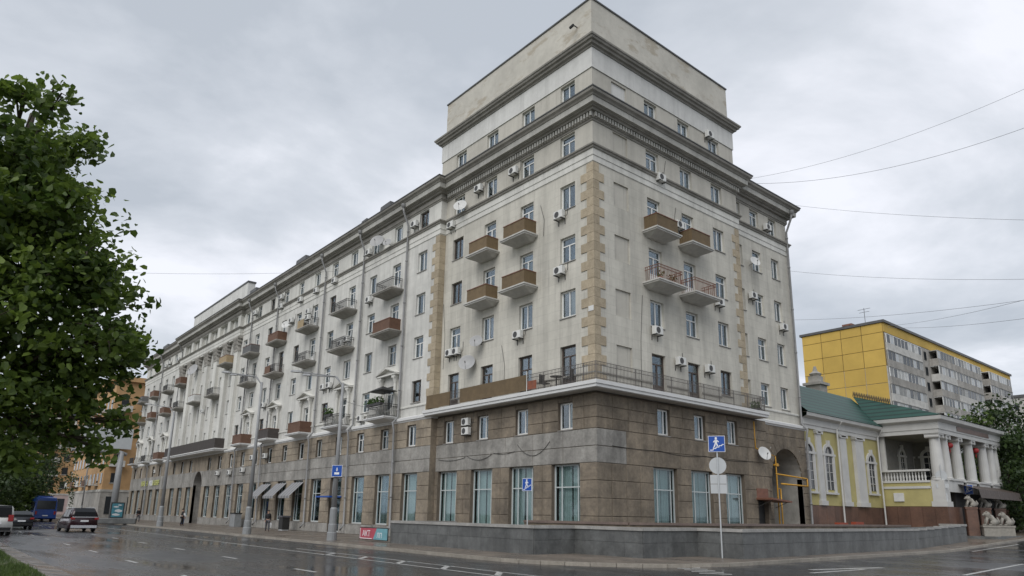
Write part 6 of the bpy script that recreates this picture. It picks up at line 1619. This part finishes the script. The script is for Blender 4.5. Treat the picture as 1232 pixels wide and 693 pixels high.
# bus
bx = at(51, 628, 108)
bus = tag(empty('city_bus', (bx.x-5.5, bx.y-.1, 0), R(2)), 'blue city bus driving away far along the avenue', 'bus')
loft([(-6, .4, 2.9, 1.2, 1.1), (-5.8, .32, 3.0, 1.27, 1.2), (5.6, .32, 3.0, 1.27, 1.2), (5.85, .45, 2.9, 1.22, 1.12)]).build('body', 'paint_blue', bus, smooth=False)
MB().box(5.84, 5.88, -1.0, 1.0, 1.55, 2.6).build('rear_window', 'dark_glass', bus); MB().box(5.84, 5.89, -.3, .3, .7, .82).build('number_plate', 'sign_white', bus)
MB().box(-5, 4.5, -.8, .8, 2.98, 3.2).build('roof_unit', 'paint_blue', bus)
for s in (-1, 1):
    for i in range(6): MB().box(-5+i*1.75, -3.4+i*1.75, s*1.275-.01, s*1.275+.01, 1.4, 2.5).build('side_window', 'dark_glass', bus)
    MB().box(5.84, 5.9, s*1.0-.1, s*1.0+.1, .9, 1.3).build('tail_light', 'tail_red', bus)
    for x in (-3.2, 3.3):
        w = empty('wheel', (x, s*1.1, .48), 0, bus); t = MB().lathe([(.25, -.14), (.44, -.14), (.48, -.1), (.48, .1), (.44, .14), (.25, .14)], 0, 0, 18); t.v = [(a, c, b) for a, b, c in t.v]; t.build('tyre', 'tyre', w); t = MB().lathe([(0, -.1), (.27, -.12), (.27, .12), (0, .1)], 0, 0, 12); t.v = [(a, c, b) for a, b, c in t.v]; t.build('rim', 'rim', w)

# ================================================================== PEOPLE (skin-modifier bodies in the photographed poses)
def skin_obj(name, verts, edges, mat, parent, sub=1):
    me = bpy.data.meshes.new(name); me.from_pydata([v[0] for v in verts], edges, []); me.materials.append(MATS[mat])
    bm = bmesh.new(); bm.from_mesh(me); ly = bm.verts.layers.skin.verify(); bm.verts.ensure_lookup_table()
    for i, v in enumerate(verts):
        bm.verts[i][ly].radius = v[1] if isinstance(v[1], tuple) else (v[1], v[1]); bm.verts[i][ly].use_root = (i == 0)
    bm.to_mesh(me); bm.free()
    o = put(name, me, parent)
    md = o.modifiers.new('skin', 'SKIN'); md.use_smooth_shade = True
    ms = o.modifiers.new('sub', 'SUBSURF'); ms.levels = sub; ms.render_levels = sub
    return o
def person(loc, rz, label, top, legs, stride=.18, bend=0.0, height=1.74, hair='hair', bag=None, skirt=False):
    o = tag(empty('person', loc, rz), label, 'person', 'people walking on the pavement')
    S = height/1.74
    def B(p):                               # lean the upper body forward (towards -y) about the hips
        x, y, z = p; dz = z-.95
        if dz > 0: y, z = y*math.cos(bend)-dz*math.sin(bend), .95+dz*math.cos(bend)+y*math.sin(bend)*.0
        return (x*S, y*S, z*S)
    V = []; E = []
    def add(p, r, par=None):
        V.append((B(p), tuple(q*S for q in r) if isinstance(r, tuple) else r*S)); i = len(V)-1
        if par is not None: E.append((par, i))
        return i
    pel = add((0, 0, .95), (.15, .11)); wst = add((0, 0, 1.12), (.135, .10), pel); chs = add((0, 0, 1.34), (.17, .11), wst); nk0 = add((0, .0, 1.47), (.07, .07), chs); nk = add((0, -.01, 1.53), .052, nk0)
    hd = add((0, -.02, 1.62), (.075, .09), nk); hd2 = add((0, -.015, 1.69), (.072, .085), hd)
    legi, armi = [], []
    for s in (-1, 1):
        st = stride*s
        h = add((s*.095, 0, .88), .095, pel); k = add((s*.1, -st*.55-.03, .49), .062, h); a = add((s*.1, -st+.02, .085), .042, k); t = add((s*.105, -st-.14, .035), .035, a); legi.append((h, k, a, t))
        sh = add((s*.17, 0, 1.42), .065, chs); el = add((s*.23, st*.5+.03, 1.14), .045, sh); wr = add((s*.235, st*.8-.06, .9), .031, el); pm = add((s*.235, st*.85-.08, .83), (.026, .034), wr); armi.append((sh, el, wr, pm))
        for f in range(4): add((s*.232, st*.85-.115+.022*f, .745+.008*abs(f-1.5)), .009, pm)
        add((s*.215, st*.85-.125, .80), .010, wr)
    body = skin_obj('body', V, E, 'skin', o)
    # clothes: the same joints, a little fuller
    def sub(idx, grow, name, mat, edges):
        m = {i: j for j, i in enumerate(idx)}
        return skin_obj(name, [(V[i][0], tuple(q*grow+.012 for q in (V[i][1] if isinstance(V[i][1], tuple) else (V[i][1],)*2))) for i in idx], [(m[a], m[b]) for a, b in edges], mat, o)
    ji = [pel, wst, chs, nk0]; je = [(pel, wst), (wst, chs), (chs, nk0)]
    for sh, el, wr, pm in armi: ji += [sh, el, wr]; je += [(chs, sh), (sh, el), (el, wr)]
    sub(ji, 1.1, 'jacket', top, je)
    ti = [pel]; te = []
    for h, k, a, t in legi: ti += [h, k, a]; te += [(pel, h), (h, k), (k, a)]
    sub(ti, 1.12, 'trousers', legs, te)
    for h, k, a, t in legi: skin_obj('shoe', [(V[a][0], .055), (V[t][0], .045)], [(0, 1)], 'cloth_black', o)
    hp = V[hd2][0]; hm = MB().ell((hp[0], hp[1]+.02*S, hp[2]+.015*S), (.088*S, .1*S, .095*S), 12, 8); hm.build('hair', hair, o, smooth=True)
    fp = V[hd][0]; fm = MB(); fm.ell((fp[0]-.03, fp[1]-.088, fp[2]+.02), (.012, .008, .01), 6, 4).ell((fp[0]+.03, fp[1]-.088, fp[2]+.02), (.012, .008, .01), 6, 4); fm.build('eyes', 'hair', o)
    MB().add([(fp[0]-.012, fp[1]-.09, fp[2]-.02), (fp[0]+.012, fp[1]-.09, fp[2]-.02), (fp[0], fp[1]-.118, fp[2]-.018), (fp[0], fp[1]-.09, fp[2]+.02)], [(0, 1, 2), (0, 2, 3), (1, 3, 2)]).build('nose', 'skin', o)
    MB().box(fp[0]-.02, fp[0]+.02, fp[1]-.09, fp[1]-.08, fp[2]-.045, fp[2]-.038).build('mouth', 'terracotta', o)
    for s in (-1, 1): MB().ell((fp[0]+s*.082, fp[1]+.01, fp[2]+.01), (.012, .02, .032), 6, 5).build('ear', 'skin', o)
    if bag:
        bp = Vector(V[armi[1][3]][0]); bo = tag(empty('shopping_bag', Vector(loc)+Matrix.Rotation(rz, 3, 'Z') @ (bp+Vector((0, 0, -.5))), rz), bag, 'bag')
        MB().add([(-.07, -.17, 0), (.07, -.17, 0), (.07, .17, 0), (-.07, .17, 0), (-.1, -.2, .3), (.1, -.2, .3), (.1, .2, .3), (-.1, .2, .3), (-.02, -.05, .45), (.02, -.05, .45), (.02, .05, .45), (-.02, .05, .45)], [(0, 3, 2, 1), (0, 1, 5, 4), (1, 2, 6, 5), (2, 3, 7, 6), (3, 0, 4, 7), (4, 5, 9, 8), (5, 6, 10, 9), (6, 7, 11, 10), (7, 4, 8, 11), (8, 9, 10, 11)]).build('sack', 'cloth_white', bo)
        MB().tube([(0, -.04, .43), (0, 0, .52), (0, .04, .43)], .01, 5).build('handle', 'cloth_white', bo)
    return o
person((-33.8, -4.6, .12), R(75), 'person in dark clothes carrying a white bag along the pavement', 'cloth_black', 'cloth_grey', bag='white shopping bag held by the person in dark clothes')
person((-55.5, -5.6, .12), R(170), 'person in a long black coat walking on the pavement by the arch', 'cloth_black', 'cloth_black', .12)
q = onZ(209, 631, .12); person((-57.8, -4.9, .12), R(-110), 'person in a white shirt stooping beside the person in black', 'cloth_white', 'cloth_blue', .22, .75, 1.6)
person((-73.5, -6.0, .12), R(100), 'person in dark clothes walking beside the gantry post', 'cloth_black', 'cloth_grey', .15)

# ================================================================== OVERHEAD WIRES
def wire(a, b, sag, label, r=.014):
    a, b = Vector(a), Vector(b); pts = []
    for i in range(25):
        t = i/24; p = a+(b-a)*t; p.z -= sag*4*t*(1-t); pts.append(p)
    m = MB().tube([p-a for p in pts], r, 4); tag(m.build('overhead_wire', 'wire', None, a), label, 'wire', 'wires over the side street')
def pt(px, py, d): return at(px, py, d)
wire((-.2, 16.4, 26.9), pt(1300, 76, 40), .9, 'thin wire rising from the tower cornice across the cloudy sky, upper one', .009)
wire((-.2, 16.6, 26.7), pt(1300, 128, 42), 1.2, 'thin wire from the tower cornice across the cloudy sky, lower one', .011)
wire(pt(948, 246, 58), pt(1310, 266, 45), .3, 'thin wire leaving the wing roof end nearly level', .009)
wire(pt(950, 326, 58), pt(1310, 334, 45), .35, 'thin wire level above the yellow panel block', .009)
wire(pt(945, 385, 58), pt(1310, 350, 42), .35, 'thin wire rising above the yellow panel block roof', .009)
wire(pt(1068, 392, 115), pt(1310, 340, 60), .5, 'thin wire rising from the panel block roof, steeper one', .015)
wire(pt(1068, 394, 115), pt(1310, 372, 60), .5, 'thin wire leaving the panel block roof, flatter one', .015)
wire(pt(150, 328, 60), pt(480, 322, 60), .3, 'thin wire in the sky over the far avenue wing', .009)
wire(Vector((-15.3, -7.6, 8.9)), Vector((-19.8, -.7, 9.4)), .2, 'cable from the street lamp to a wing drainpipe', .012)
